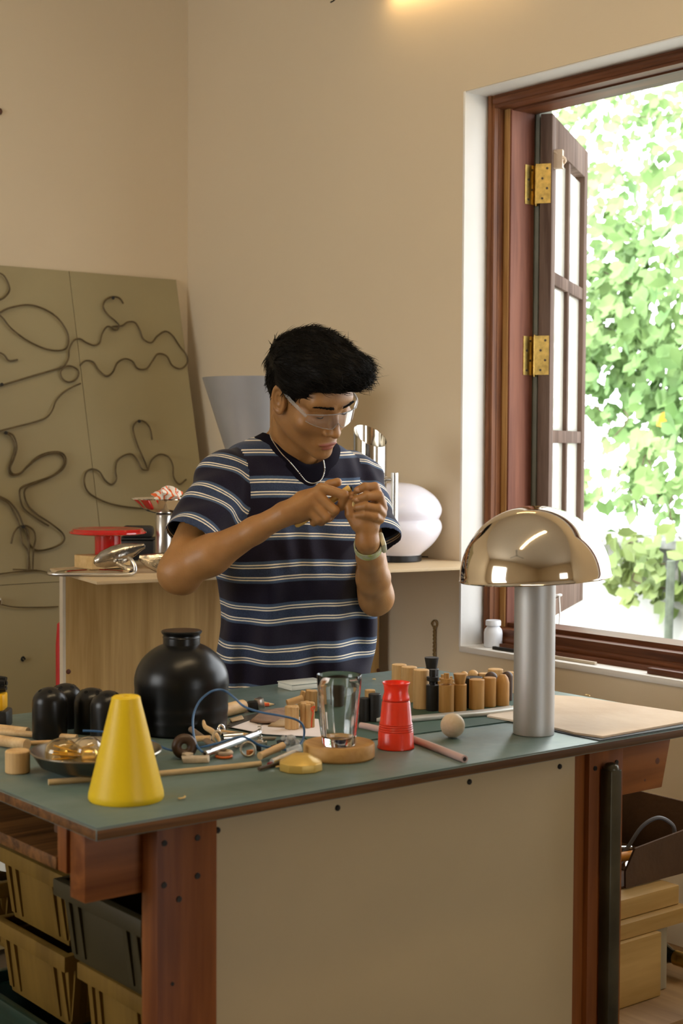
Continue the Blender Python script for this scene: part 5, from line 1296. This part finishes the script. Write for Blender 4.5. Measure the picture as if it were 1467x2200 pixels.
def hand_sdf(P):
    F = []
    def ch(pts, rs, k=.003):
        d = None
        for a, b, r1, r2 in zip(pts, pts[1:], rs, rs[1:]):
            c = cone(P, H(*a), H(*b), r1*UP, r2*UP); d = c if d is None else smin(d, c, k)
        return d
    # right hand: back of the hand, four knuckles, fingers folding over the knife handle
    palm = smin(cone(P, WR, H(665, 1078, 4), .0245, 22*UP), cone(P, H(640, 1090, 4), H(684, 1060, 2), 23*UP, 15*UP), .012)
    palm = smin(palm, cone(P, H(640, 1108, 8), H(668, 1100, 4), 17*UP, 13*UP), .012)
    palm = smin(palm, cone(P, H(650, 1072, 16), H(690, 1058, 16), 18*UP, 12*UP), .012)
    palm = smin(palm, cone(P, H(622, 1096, 0), H(688, 1050, -6), 12*UP, 9*UP), .008)
    f = [ch([(690, 1048, -3), (739, 1063, -12), (733, 1088, 4), (722, 1094, 17)], [11.5, 10.2, 9.2, 8.0]),
         ch([(684, 1065, -7), (719, 1097, -13), (707, 1112, 5), (699, 1103, 19)], [11.5, 10.2, 9.2, 8.0]),
         ch([(676, 1083, -6), (702, 1112, -10), (690, 1121, 7), (684, 1110, 20)], [11, 9.8, 8.8, 7.8]),
         ch([(664, 1097, -2), (683, 1117, -4), (674, 1123, 10), (670, 1113, 20)], [9.8, 8.6, 7.8, 7.0])]
    rh = palm
    for x in f: rh = smin(rh, x, .0042)
    th = ch([(648, 1078, 22), (684, 1060, 28), (708, 1042, 24), (725, 1036, 16)], [14, 12.5, 11.2, 9.6])
    rh = smin(rh, th, .006)
    # left hand: fingers stacked and bent round the piece of wood, thumb up the left side
    pl = smin(cone(P, WL, H(786, 1128, 6), .0235, 22*UP), cone(P, H(776, 1118, 8), H(804, 1092, 12), 20*UP, 17*UP), .012)
    pl = smin(pl, cone(P, H(800, 1130, 8), H(812, 1090, 12), 15*UP, 12*UP), .012)
    g = [ch([(820, 1080, 16), (805, 1046, 2), (784, 1046, -8), (768, 1053, -6)], [11, 10, 9.2, 8.2]),
         ch([(822, 1092, 12), (814, 1066, -4), (788, 1066, -16), (766, 1073, -12)], [11, 10.4, 9.6, 8.6]),
         ch([(820, 1104, 8), (811, 1093, -10), (786, 1088, -19), (768, 1090, -10)], [11, 10.2, 9.4, 8.4]),
         ch([(816, 1116, 6), (806, 1110, -12), (784, 1106, -18), (769, 1107, -8)], [10, 9.4, 8.4, 7.6])]
    lh = pl
    for x in g: lh = smin(lh, x, .0040)
    lt = ch([(768, 1128, 4), (752, 1104, 2), (749, 1082, 2), (755, 1064, 2)], [14.5, 11.5, 10.2, 8.6])
    lh = smin(lh, lt, .006)
    return np.minimum(rh, lh)
def limbs(P): return smin(arm_sdf(P), hand_sdf(P), .010)
def headneck(P): return smin(head_sdf(P), neck_sdf(P), .012)
# legs in trousers standing on the floor (seen from behind the bench only if one walks round it)
def legs(P):
    a = np.array([-.070, .0, .88]); b = np.array([.070, .03, .88])
    d = smin(cone(P, a, a+[-.01, -.02, -.42], .072, .058), cone(P, a+[-.01, -.02, -.42], a+[-.01, .02, -.80], .062, .052), .03)
    e = smin(cone(P, b, b+[.01, -.01, -.42], .072, .058), cone(P, b+[.01, -.01, -.42], b+[.015, .03, -.80], .062, .052), .03)
    return smin(smin(d, e, .03), ell(P, (.0, .02, .90), (.118, .085, .11)), .03)
def shoes(P):
    d = ell(P, (-.105, -.03, .045), (.045, .13, .05)); e = ell(P, (.115, -.02, .045), (.045, .13, .05))
    return smax(np.minimum(d, e), -P[..., 2], .004)

bodyV = []; bodyF = []; lipA = []; nV = 0
def addb(V, F):
    global nV
    bodyV.append(V); bodyF.append(F+nV); nV += len(V)
lo = np.minimum(HC, NB)-[.13, .14, .10]; hi = HC+[.13, .14, .15]
V, F = nets(headneck, lo, hi, .0020); addb(V, F)
pts = np.array([ER, WR, H(740, 1060, 0)]); V, F = nets(lambda P: limbs(P), np.min([ER, WR, EL, WL, SR, SL_, H(830, 1040, 0)], 0)-.075, np.max([ER, WR, EL, WL, SR, SL_, H(700, 1030, 0)], 0)+.065, .0019); addb(V, F)
V, F = nets(lambda P: smin(torso_sdf(P, -.008), legs(P), .03), np.array([-.25, -.22, .06]), np.array([.27, .26, 1.50]), .010); addb(V, F)
V = np.concatenate(bodyV); F = np.concatenate(bodyF)
q = toH(V)
lipd = np.minimum(ell(np.stack([np.abs(q[:, 0]), q[:, 1], q[:, 2]], -1), (.005, .0880, -.0728), (.0185, .010, .0044)), ell(q, (0, .0880, -.0812), (.0158, .011, .0060)))
lip = np.clip(.5-lipd/.0022, 0, 1)*(np.linalg.norm(q, axis=1) < .14)
def skin():
    m_, t, b = _new('skin'); tc = t.nodes.new('ShaderNodeTexCoord')
    n = t.nodes.new('ShaderNodeTexNoise'); n.inputs['Scale'].default_value = 22; n.inputs['Detail'].default_value = 4
    r = t.nodes.new('ShaderNodeValToRGB'); r.color_ramp.elements[0].position = .3; r.color_ramp.elements[1].position = .7
    r.color_ramp.elements[0].color = (.29, .133, .040, 1); r.color_ramp.elements[1].color = (.375, .182, .060, 1)
    at_ = t.nodes.new('ShaderNodeAttribute'); at_.attribute_name = 'lip'
    mx = t.nodes.new('ShaderNodeMix'); mx.data_type = 'RGBA'; mx.inputs[7].default_value = (.29, .078, .045, 1)
    t.links.new(tc.outputs['Object'], n.inputs['Vector']); t.links.new(n.outputs[0], r.inputs[0])
    t.links.new(at_.outputs['Fac'], mx.inputs[0]); t.links.new(r.outputs[0], mx.inputs[6]); t.links.new(mx.outputs[2], b.inputs['Base Color'])
    n2 = t.nodes.new('ShaderNodeTexNoise'); n2.inputs['Scale'].default_value = 260; bp = t.nodes.new('ShaderNodeBump'); bp.inputs['Strength'].default_value = .12; bp.inputs['Distance'].default_value = .003
    t.links.new(tc.outputs['Object'], n2.inputs['Vector']); t.links.new(n2.outputs[0], bp.inputs['Height']); t.links.new(bp.outputs[0], b.inputs['Normal'])
    b.inputs['Roughness'].default_value = .46; b.inputs['Subsurface Weight'].default_value = .12; b.inputs['Subsurface Radius'].default_value = (.012, .005, .002); b.inputs['Subsurface Scale'].default_value = .5
    return m_
SKIN = skin()
mesh_np('body', V, F, SKIN, attrs={'lip': lip})
V, F = nets(lambda P: legs(P)-.006, np.array([-.22, -.20, .07]), np.array([.24, .22, 1.0]), .009)
keep = (V[F][:, :, 2].mean(1) < .98); mesh_np('trousers', V, F[keep], mat('dark_trousers', (.03, .03, .04), .8))
V, F = nets(shoes, np.array([-.18, -.19, -.01]), np.array([.19, .15, .11]), .008); V[:, 2] = np.maximum(V[:, 2], .0005); mesh_np('shoes', V, F, mat('shoe_black', (.03, .03, .03), .6))

# ---- t-shirt
AXR = (ER-SR)/np.linalg.norm(ER-SR); AXL = (EL-SL_)/np.linalg.norm(EL-SL_)
CR = .205; CLl = .185
cuffR = SR+AXR*.178; nR = AXR+np.array([-.25, .0, -.05]); nR /= np.linalg.norm(nR)
cuffL = SL_+AXL*.172; nL = AXL+np.array([.20, 0, .0]); nL /= np.linalg.norm(nL)
def sleeveR(P): return smax(cone(P, SR+[.022, .004, -.014], SR+AXR*.24+[-.004, -.008, 0], .061, .071), (P-cuffR)@nR, .001)
def sleeveL(P): return smax(cone(P, SL_+[-.006, .006, -.006], SL_+AXL*.24+[.014, -.008, 0], .060, .074), (P-cuffL)@nL, .001)
def folds(P):
    x, y, z = P[..., 0], P[..., 1], P[..., 2]; low = np.clip((1.30-z)/.25, 0, 1)
    f = .0085*low*np.sin(x*46+3*np.sin(z*7)+y*12)+.0052*low*np.sin(x*83-z*9+1.3)
    f += .0045*np.sin(22*z+30*x+6*np.sin(x*17))*np.clip((z-1.10)/.12, 0, 1)*np.clip((1.42-z)/.06, 0, 1)
    # pulls from the armpits and the neck
    up_ = np.clip((z-1.30)/.08, 0, 1)
    f += .0022*up_*np.sin(x*95+y*60)
    return f
NL_, NR_, NF_ = L(558, 944, 3.335), L(714, 974, 3.380), L(664, 984, 3.255)
NK = (NL_+NR_)/2; A1 = (NR_-NL_)/2; A2 = NF_-NK; nd = np.cross(A1, A2); nd /= np.linalg.norm(nd); nd = nd if nd[2] > 0 else -nd
NI = np.linalg.inv(np.stack([A1, A2, nd], 1))
YB = np.stack([A1/np.linalg.norm(A1), np.cross(nd, A1/np.linalg.norm(A1)), nd], 1)
def neckcyl(P):
    q = (P-NK)@NI.T; r = np.sqrt(q[..., 0]**2+np.where(q[..., 1] > 0, q[..., 1], q[..., 1]/.8)**2)
    return (r-.95)*.075, q[..., 2]
def shirt_sdf(P):
    t = smax(torso_sdf(P, .013), P[..., 2]-1.468, .02); s = np.minimum(sleeveR(P), sleeveL(P))
    d = smin(t, s, .045)
    yq = (P-NK+nd*.030)@YB; d = smin(d, ell(yq, (0, 0, 0), (.108, .104, .030)), .030)
    sl = np.clip((t-s)/.03, 0, 1)
    ar = (P-SR)@AXR; rad = P-SR-ar[..., None]*AXR
    nc, nh = neckcyl(P)
    d = d+folds(P)*(1-sl)*np.clip(nc/.05, .25, 1)+sl*(.0032*np.sin(ar*70+rad[..., 0]*55)+.0028*np.sin(rad[..., 1]*75+ar*22))
    return smax(d, -np.maximum(nc, -nh-.06), .0008)
zlo = .80
V, F = nets(shirt_sdf, np.array([-.36, -.32, zlo-.02]), np.array([.32, .30, 1.52]), .0034)
c = V[F].mean(1)
aR = (c-SR)@AXR; aL = (c-SL_)@AXL
sR_ = sleeveR(c); sL_2 = sleeveL(c); tt = torso_sdf(c, .013)
cut = c[:, 2] < zlo
_n = np.cross(V[F[:, 2]]-V[F[:, 0]], V[F[:, 3]]-V[F[:, 1]]); _n /= np.linalg.norm(_n, axis=1)[:, None]+1e-12
cut |= (np.abs((c-cuffR)@nR) < .012) & (_n@nR > .75) & (cone(c, SR, SR+AXR*.24, .075, .078) < 0) & (tt > .003)
cut |= (np.abs((c-cuffL)@nL) < .012) & (_n@nL > .75) & (cone(c, SL_, SL_+AXL*.24, .07, .085) < 0) & (tt > .003)
_nc, _nh = neckcyl(c)
cut |= (_nc < .0035) & (_nh > -.075)
F = F[~cut]
u, inv = np.unique(F, return_inverse=True); V = V[u]; F = inv.reshape(-1, 4)
tV = torso_sdf(V, .013); sV = np.minimum(sleeveR(V), sleeveL(V))
isr = sleeveR(V) < sleeveL(V)
co = V[:, 2]+.0032*np.sin(V[:, 0]*21+V[:, 2]*9)+.020*(V[:, 0]+.02)*0-.0
tor = 1.3855-co
slR = (V-SR)@AXR+.07*((V-SR)@np.array([-.6, -.2, .3])); slL = (V-SL_)@AXL+.02
sl = np.where(isr, slR, slL)
cf = V[F].mean(1); bx = (cf[:, 0]-np.interp(cf[:, 2], [.70, 1.47], [L(645, 1500, 3.36)[0], NB[0]-.004]))*math.cos(.42)+(cf[:, 1]-.015)*math.sin(.42)
islF = ((bx < -.122) & (sleeveR(cf) < .020) & (cf[:, 2] > SR[2]-.20)) | ((bx > .138) & (sleeveL(cf) < .020) & (cf[:, 2] > SL_[2]-.20))
stripe = np.where(islF[:, None], (sl+.030)[F], tor[F]).reshape(-1)
def shirtm():
    m_, t, b = _new('striped_jersey'); A = t.nodes.new('ShaderNodeAttribute'); A.attribute_name = 'stripe'
    def M(op, a, b_=None, c_=None):
        n = t.nodes.new('ShaderNodeMath'); n.operation = op
        for i, v in enumerate((a, b_, c_)):
            if v is None: continue
            if isinstance(v, (int, float)): n.inputs[i].default_value = v
            else: t.links.new(v, n.inputs[i])
        return n.outputs[0]
    PER = .0905
    f = M('MODULO', M('ADD', A.outputs['Fac'], PER*20), PER)
    def band(lo_, hi_, sft=.0004):
        return M('MULTIPLY', M('SMOOTHSTEP', 0, 0) if False else M('MULTIPLY', M('SUBTRACT', f, lo_-sft), 1/(2*sft)), 1)
    def step(v, e, s=.0004):
        mr = t.nodes.new('ShaderNodeMapRange'); mr.inputs[1].default_value = e-s; mr.inputs[2].default_value = e+s; t.links.new(v, mr.inputs[0]); return mr.outputs[0]
    def bnd(a, c_, s=.0004): return M('SUBTRACT', step(f, a, s), step(f, c_, s))
    lines = None
    for a in (.0070, .0128, .0335, .0393):
        x = bnd(a, a+.0026); lines = x if lines is None else M('ADD', lines, x)
    blue = bnd(.0005, .0475, .0010); mid = bnd(.0155, .0335, .0008)
    tc = t.nodes.new('ShaderNodeTexCoord'); n = t.nodes.new('ShaderNodeTexNoise'); n.inputs['Scale'].default_value = 420; n.inputs['Detail'].default_value = 2
    t.links.new(tc.outputs['Object'], n.inputs['Vector'])
    def mix(fac, c1, c2):
        x = t.nodes.new('ShaderNodeMix'); x.data_type = 'RGBA'
        t.links.new(fac, x.inputs[0])
        for i, c_ in ((6, c1), (7, c2)):
            if isinstance(c_, tuple): x.inputs[i].default_value = (*c_, 1)
            else: t.links.new(c_, x.inputs[i])
        return x.outputs[2]
    base = mix(n.outputs[0], (.007, .005, .012), (.015, .012, .026))
    bl = mix(n.outputs[0], (.042, .066, .118), (.078, .118, .185)); md = mix(n.outputs[0], (.016, .020, .045), (.055, .080, .14))
    col = mix(lines, mix(mid, mix(blue, base, bl), md), (.80, .71, .56))
    t.links.new(col, b.inputs['Base Color']); b.inputs['Roughness'].default_value = .9; b.inputs['Sheen Weight'].default_value = .12
    b.inputs['Specular IOR Level'].default_value = .15
    bp = t.nodes.new('ShaderNodeBump'); bp.inputs['Strength'].default_value = .25; bp.inputs['Distance'].default_value = .001
    t.links.new(n.outputs[0], bp.inputs['Height']); t.links.new(bp.outputs[0], b.inputs['Normal'])
    return m_
JER = shirtm()
sh_ = mesh_np('t_shirt', V, F, JER)
_at = sh_.data.attributes.new('stripe', 'FLOAT', 'CORNER'); _at.data.foreach_set('value', stripe.astype(np.float32))
sm_ = sh_.modifiers.new('smooth', 'SMOOTH'); sm_.factor = .5; sm_.iterations = 3
so_ = sh_.modifiers.new('solid', 'SOLIDIFY'); so_.thickness = .0016; so_.offset = -1
# collar: a ribbed band round the neck opening
def surf(a, r):                            # height of the shirt along the neck axis at an angle and radius
    p0 = NK+A1*r*math.cos(a)+A2*r*math.sin(a)*(1 if math.sin(a) > 0 else .80)
    hs = np.linspace(.05, -.08, 131); d_ = shirt_sdf(p0[None]+hs[:, None]*nd[None]); k = np.where(d_ < 0)[0]
    return hs[k[0]] if len(k) else -.02
cl = MB(); N = 64; V2 = []
def smo(x):
    for _ in range(4): x = (np.roll(x, 1)+x*2+np.roll(x, -1))/4
    return x
AN = [2*math.pi*k/N for k in range(N)]
hA = smo(np.array([surf(a, 1.12) for a in AN])); hB = smo(np.array([surf(a, 1.0) for a in AN]))
for k in range(N):
    a = AN[k]
    for r_, h_ in ((1.12, hA[k]-.003), (1.11, hA[k]+.0022), (1.01, hB[k]+.006), (.93, hB[k]+.0125), (.90, hB[k]+.0125), (.92, hB[k]-.004)):
        V2.append(tuple(NK+A1*r_*math.cos(a)+A2*r_*math.sin(a)*(1 if math.sin(a) > 0 else .80)+nd*h_))
cl.add(V2, [(k*6+i, k*6+(i+1) % 6, ((k+1) % N)*6+(i+1) % 6, ((k+1) % N)*6+i) for k in range(N) for i in range(6)])
cl.build('collar', mat('navy_rib', (.006, .0045, .009), .95, spec=.1), man)
# necklace of small beads
ch_ = MB(); cp_ = [L(579, 930, 3.285), L(585, 946, 3.265), L(603, 972, 3.240), L(622, 992, 3.228), L(643, 1017, 3.236), L(658, 1034, 3.228), L(674, 1038, 3.226), L(690, 1030, 3.228), L(697, 1010, 3.236), L(694, 985, 3.255)]
sp_ = spline([tuple(x) for x in cp_], 12)
acc = 0; last = sp_[0]
for x in sp_:
    if (x-last).length > .0026:
        ch_.lathe([(0, -.0014), (.0013, -.0007), (.0015, 0), (.0013, .0007), (0, .0014)], 7, c=tuple(x)); last = x
ch_.tube(sp_, .0006, 5)
ch_.build('necklace', CHROME, man)
# watch
wd_ = (WL-EL)/np.linalg.norm(WL-EL); wc = WL-wd_*.022; wa = np.cross(wd_, [0, 1, 0]); wa /= np.linalg.norm(wa); wb = np.cross(wd_, wa)
wt = MB(); N = 40; V2 = []
for k in range(N):
    a = 2*math.pi*k/N
    for r_, h_ in ((.0262, -.0095), (.0290, -.0095), (.0290, .0095), (.0262, .0095)):
        V2.append(tuple(wc+wa*r_*math.cos(a)*1.03+wb*r_*math.sin(a)*.98+wd_*h_))
wt.add(V2, [(k*4+i, k*4+(i+1) % 4, ((k+1) % N)*4+(i+1) % 4, ((k+1) % N)*4+i) for k in range(N) for i in range(4)])
wt.build('watch_strap', mat('lime_strap', (.38, .42, .10), .6, col2=(.45, .44, .38), vs_=90), man)
wm = MB(); side = L(822, 1172, 3.12)-wc; side -= wd_*(side@wd_); side /= np.linalg.norm(side)
R3 = Matrix([[side[i], np.cross(wd_, side)[i], wd_[i]] for i in range(3)]).to_4x4(); R3.translation = Vector(wc+side*.031)
wm.box((0, 0, 0), (.011, .034, .036), R3); wm.build('watch_case', mat('pale_watch', (.60, .58, .42), .3), man, bevel=.004)
# hair
rh = np.random.RandomState(5)
def hair_sdf(P):
    q = toH(P)
    d = ell(q, (.0, -.017, .046), (.087, .102, .088))
    d = smin(d, ell(q, (0, -.045, .005), (.072, .068, .078)), .02)
    d = smin(d, ell(q, (.0, -.005, .095), (.070, .075, .050)), .02)
    d = smin(d, ell(q, (-.030, .055, .098), (.046, .050, .034)), .02)
    d = smin(d, ell(q, (-.012, .066, .088), (.064, .044, .030)), .03)          # swept-up fringe
    d = smin(d, ell(q, (-.045, .060, .078), (.040, .042, .030)), .02)
    d = smin(d, ell(q, (.045, -.02, .075), (.045, .070, .045)), .03)
    n = .0028*np.sin(q[..., 0]*95+30*q[..., 1]+2*np.sin(60*q[..., 2]))*np.sin(q[..., 1]*70+10*q[..., 0])+.0018*np.sin(170*q[..., 0]+90*q[..., 2])
    d = d+n
    # keep the face, ears and nape free
    X = np.abs(q[..., 0])
    line = .052-.9*np.clip(X-.048, 0, .03)                                      # hairline height on the forehead
    face = np.maximum(-(q[..., 1]-.058-.0*X), (q[..., 2]-line))                 # y>.058 and z<line
    face2 = np.maximum(-(q[..., 1]-.030), q[..., 2]-.012-.55*np.clip(q[..., 1]-.02, 0, .06))
    d = smax(d, -face, .006); d = smax(d, -face2, .006)
    d = smax(d, -(q[..., 2]+.048-.55*np.clip(q[..., 1]+.05, -.05, .2)), .008)   # lower edge
    ear = np.maximum(np.sqrt(((q[..., 1]+.004)/.027)**2+((q[..., 2]+.004)/.030)**2)-1, 0)
    d = smax(d, -(np.where((X > .060), (np.sqrt(((q[..., 1]+.006)/.021)**2+((q[..., 2]+.001)/.029)**2)-1)*.02, .1)), .003)
    return d
V, F = nets(hair_sdf, HC-.16, HC+.17, .0028)
tri = V[F]; nrm = np.cross(tri[:, 1]-tri[:, 0], tri[:, 2]-tri[:, 0]); nrm /= np.linalg.norm(nrm, axis=1)[:, None]+1e-12
cc = tri.mean(1); qh = toH(cc); nh = nrm@HR
hm = MB(); hm.v = [Vector(v) for v in V.tolist()]; hm.f = F.tolist(); hm.m = [0]*len(hm.f)
ok = np.where((qh[:, 2] > -.02) & ((nh*qh).sum(1) > 0))[0]
HV = []; HF = []
for i in rh.choice(ok, 5200, replace=False):
    p = qh[i]; n_ = nh[i]
    sweep = np.array([-.35, .75, .10]) if p[1] > -.02 and p[2] > .03 else np.array([.0 if p[0] < 0 else .0, -.25, -.9])
    if p[2] > .07 and p[1] < .02: sweep = np.array([-.2, .55, .25])
    dr = sweep+rh.randn(3)*.20; dr -= n_*(dr@n_)*.95; dr /= np.linalg.norm(dr)
    L_ = rh.uniform(.018, .036)*(1.15 if p[1] > .05 and p[2] > .06 else (.6 if p[2] < .02 else 1)); w_ = rh.uniform(.0004, .0010)
    sd = np.cross(dr, n_); sd /= np.linalg.norm(sd)+1e-9
    lift = rh.uniform(.02, .30)
    ps = [p-n_*.001, p+dr*L_*.4+n_*L_*lift*.35, p+dr*L_*.75+n_*L_*lift*.42, p+dr*L_+n_*L_*lift*.30]
    b0 = len(HV)
    for j, pp_ in enumerate(ps[:-1]):
        wj = w_*(1, .9, .55)[j]
        for o_ in (sd*wj, n_*wj*.7, -sd*wj): HV.append(tuple(fromH(pp_+o_)))
    HV.append(tuple(fromH(ps[-1])))
    for j in (0, 1):
        for k in range(3): HF.append((b0+j*3+k, b0+j*3+(k+1) % 3, b0+(j+1)*3+(k+1) % 3, b0+(j+1)*3+k))
    for k in range(3): HF.append((b0+6+k, b0+6+(k+1) % 3, b0+9))
hm.add(HV, HF)
for k in range(9):                         # stray hairs standing off the crown
    b_ = np.array([.01+.01*rh.randn(), .0+.012*rh.randn(), .128]); e_ = b_+np.array([.012*rh.randn(), .01+.012*rh.randn(), rh.uniform(.012, .036)])
    hm.tube([tuple(fromH(b_)), tuple(fromH((b_+e_)/2+rh.randn(3)*.002)), tuple(fromH(e_))], [.0005, .0004, .0002], 4)
HAIR = mat('black_hair', (.004, .0028, .0016), .6, spec=.15)
hm.build('hair', HAIR, man, ang=180)
# eyebrows and lashes
bm_ = MB()
for s_ in (-1, 1):
    for k in range(180):
        t = (k % 60)/59; b_ = np.array([s_*(.012+.036*t), .0965-.019*t*t, .0215+.0045*math.sin(t*2.4)-.003*t])+rh.randn(3)*np.array([.001, .0005, .0013*(1-.75*t)])
        e_ = b_+np.array([s_*.006, .0005, .0018*(1-1.6*t)])
        bm_.tube([tuple(fromH(b_)), tuple(fromH(e_))], [.0009, .0003], 4)
bm_.build('eyebrows', HAIR, man)
bm_ = MB()
for s_ in (-1, 1):
    P_ = [fromH((s_*(.0195+.024*t), .0858-.010*(2*t-1)**2-.004*t, -.0035-.0022*math.sin(t*math.pi))) for t in np.linspace(0, 1, 9)]
    bm_.tube([tuple(x) for x in P_], [.0006]+[.0011]*7+[.0005], 6)
bm_.build('eyelashes', HAIR, man)
# safety glasses
CLR = thin('clear_polycarbonate', (.97, .97, .97), .06, 1.14, haze=.035)
gl = MB(); NL = 40; V2 = []; F2 = []
def lens_pt(t, h, off=0):                  # t -1..1 round the face
    a = t*1.02; rx_, ry_ = .074+off, .060+off
    top = .014-.010*abs(t)**2; bot = -.024+.012*abs(t)**1.5+.014*math.exp(-(t/.10)**2)
    z = bot+(top-bot)*h
    return fromH((rx_*math.sin(a), .044+ry_*math.cos(a)+.0015*math.cos(3*a)-.06*(z-.014)*0, z))
for off in (0, .0018):
    for i in range(NL+1):
        for j in range(7): V2.append(tuple(lens_pt(-1+2*i/NL, j/6, off)))
n1 = (NL+1)*7
for i in range(NL):
    for j in range(6):
        a = i*7+j; F2.append((a, a+1, a+8, a+7)); F2.append((n1+a, n1+a+7, n1+a+8, n1+a+1))
for i in range(NL): F2.append((i*7, (i+1)*7, n1+(i+1)*7, n1+i*7)); F2.append((i*7+6, n1+i*7+6, n1+(i+1)*7+6, (i+1)*7+6))
for j in range(6): F2.append((j, n1+j, n1+j+1, j+1)); k_ = NL*7+j; F2.append((k_, k_+1, n1+k_+1, n1+k_))
sg_ = link(bpy.data.objects.new('safety_glasses', None)); sg_.parent = man; sg_.empty_display_size = .02
gl.add(V2, F2); gl.build('lens', CLR, sg_)
fm = MB()
fm.tube([tuple(lens_pt(-1+2*i/NL, 1, .001)) for i in range(NL+1)], .0011, 8)
fm.tube([tuple(lens_pt(-1+2*i/NL, 0, .001)) for i in range(NL+1)], .0008, 8)
for s_ in (-1, 1):
    a_ = lens_pt(s_, .75, .001)
    P_ = [a_, fromH((s_*.076, .060, .012)), fromH((s_*.0805, .030, .018)), fromH((s_*.082, .0, .0265)), fromH((s_*.081, -.016, .022)), fromH((s_*.079, -.028, .006))]
    fm.tube(spline([tuple(x) for x in P_], 6), .0024, 8, flat=1.5)
fm.build('frame', thin('clear_frame', (.80, .80, .80), .15, 1.3, haze=.16), sg_)

# fingernails that face the lens
nm = MB(); 
for (x_, y_, z_, r_) in ((770, 1052, -13.5, 0), (769, 1073, -20, 0), (754, 1069, -7.5, 1)):
    c_ = Vector(tuple(H(x_, y_, z_))); nm.lathe([(0, .0012), (.0030, .0009), (.0044, 0), (.0040, -.001)], 16, M=Matrix.Translation(c_) @ Matrix.Rotation(math.pi/2, 4, 'X') @ Matrix.Scale(1.25 if not r_ else .9, 4, (1, 0, 0)))
nm.build('fingernails', mat('nail', (.45, .24, .13), .3), man)
# the carving knife and the bit of wood in his hands: things of their own
def wl_(v): v = Vector(tuple(v)); return MAN+EU*v.x+EV*v.y+Vector((0, 0, v.z))
a = H(634, 1130, 14); b = H(752, 1048, 6); c = H(768, 1056, -1)
kn = empty('carving_knife', 'small carving knife with a yellow wooden handle held in his right hand', 'knife', wl_(b))
ax = Vector(tuple(b-a)).normalized(); o_ = wl_(b)
m = MB(); Pk = [wl_(a+(b-a)*t)-o_ for t in (0, .03, .12, .4, .8, .97, 1)]
m.tube(Pk, [.0035, .0065, .0082, .0072, .0072, .0078, .0070], 16); m.build('handle', mat('yellow_handle', (.66, .42, .11), .5, var=.08), kn)
m = MB(); e = wl_(H(770, 1055, -4))-o_; d_ = e.normalized(); up = EV.cross(d_).normalized()
V_ = [Vector((0, 0, 0))+up*.0045, Vector((0, 0, 0))-up*.0045, e-up*.002, e+up*.0035]
m.add([tuple(v-EV*.0007) for v in V_]+[tuple(v+EV*.0007) for v in V_], [(0, 1, 2, 3), (7, 6, 5, 4), (0, 4, 5, 1), (1, 5, 6, 2), (2, 6, 7, 3), (3, 7, 4, 0)]); m.build('blade', mat('black_blade', (.02, .02, .02), .3, .8), kn)
a = wl_(H(757, 1096, -2)); b = wl_(H(763, 1056, 2)); o_ = (a+b)/2
m = MB(); m.tube([a, a.lerp(b, .3), a.lerp(b, .9), b], [.004, .0065, .0060, .0035], 12); m.build('carved_wood', mat('fresh_wood', (.62, .45, .18), .6), origin=o_, label='small pale piece of wood being carved, held in his left fingertips', cat='wood piece')
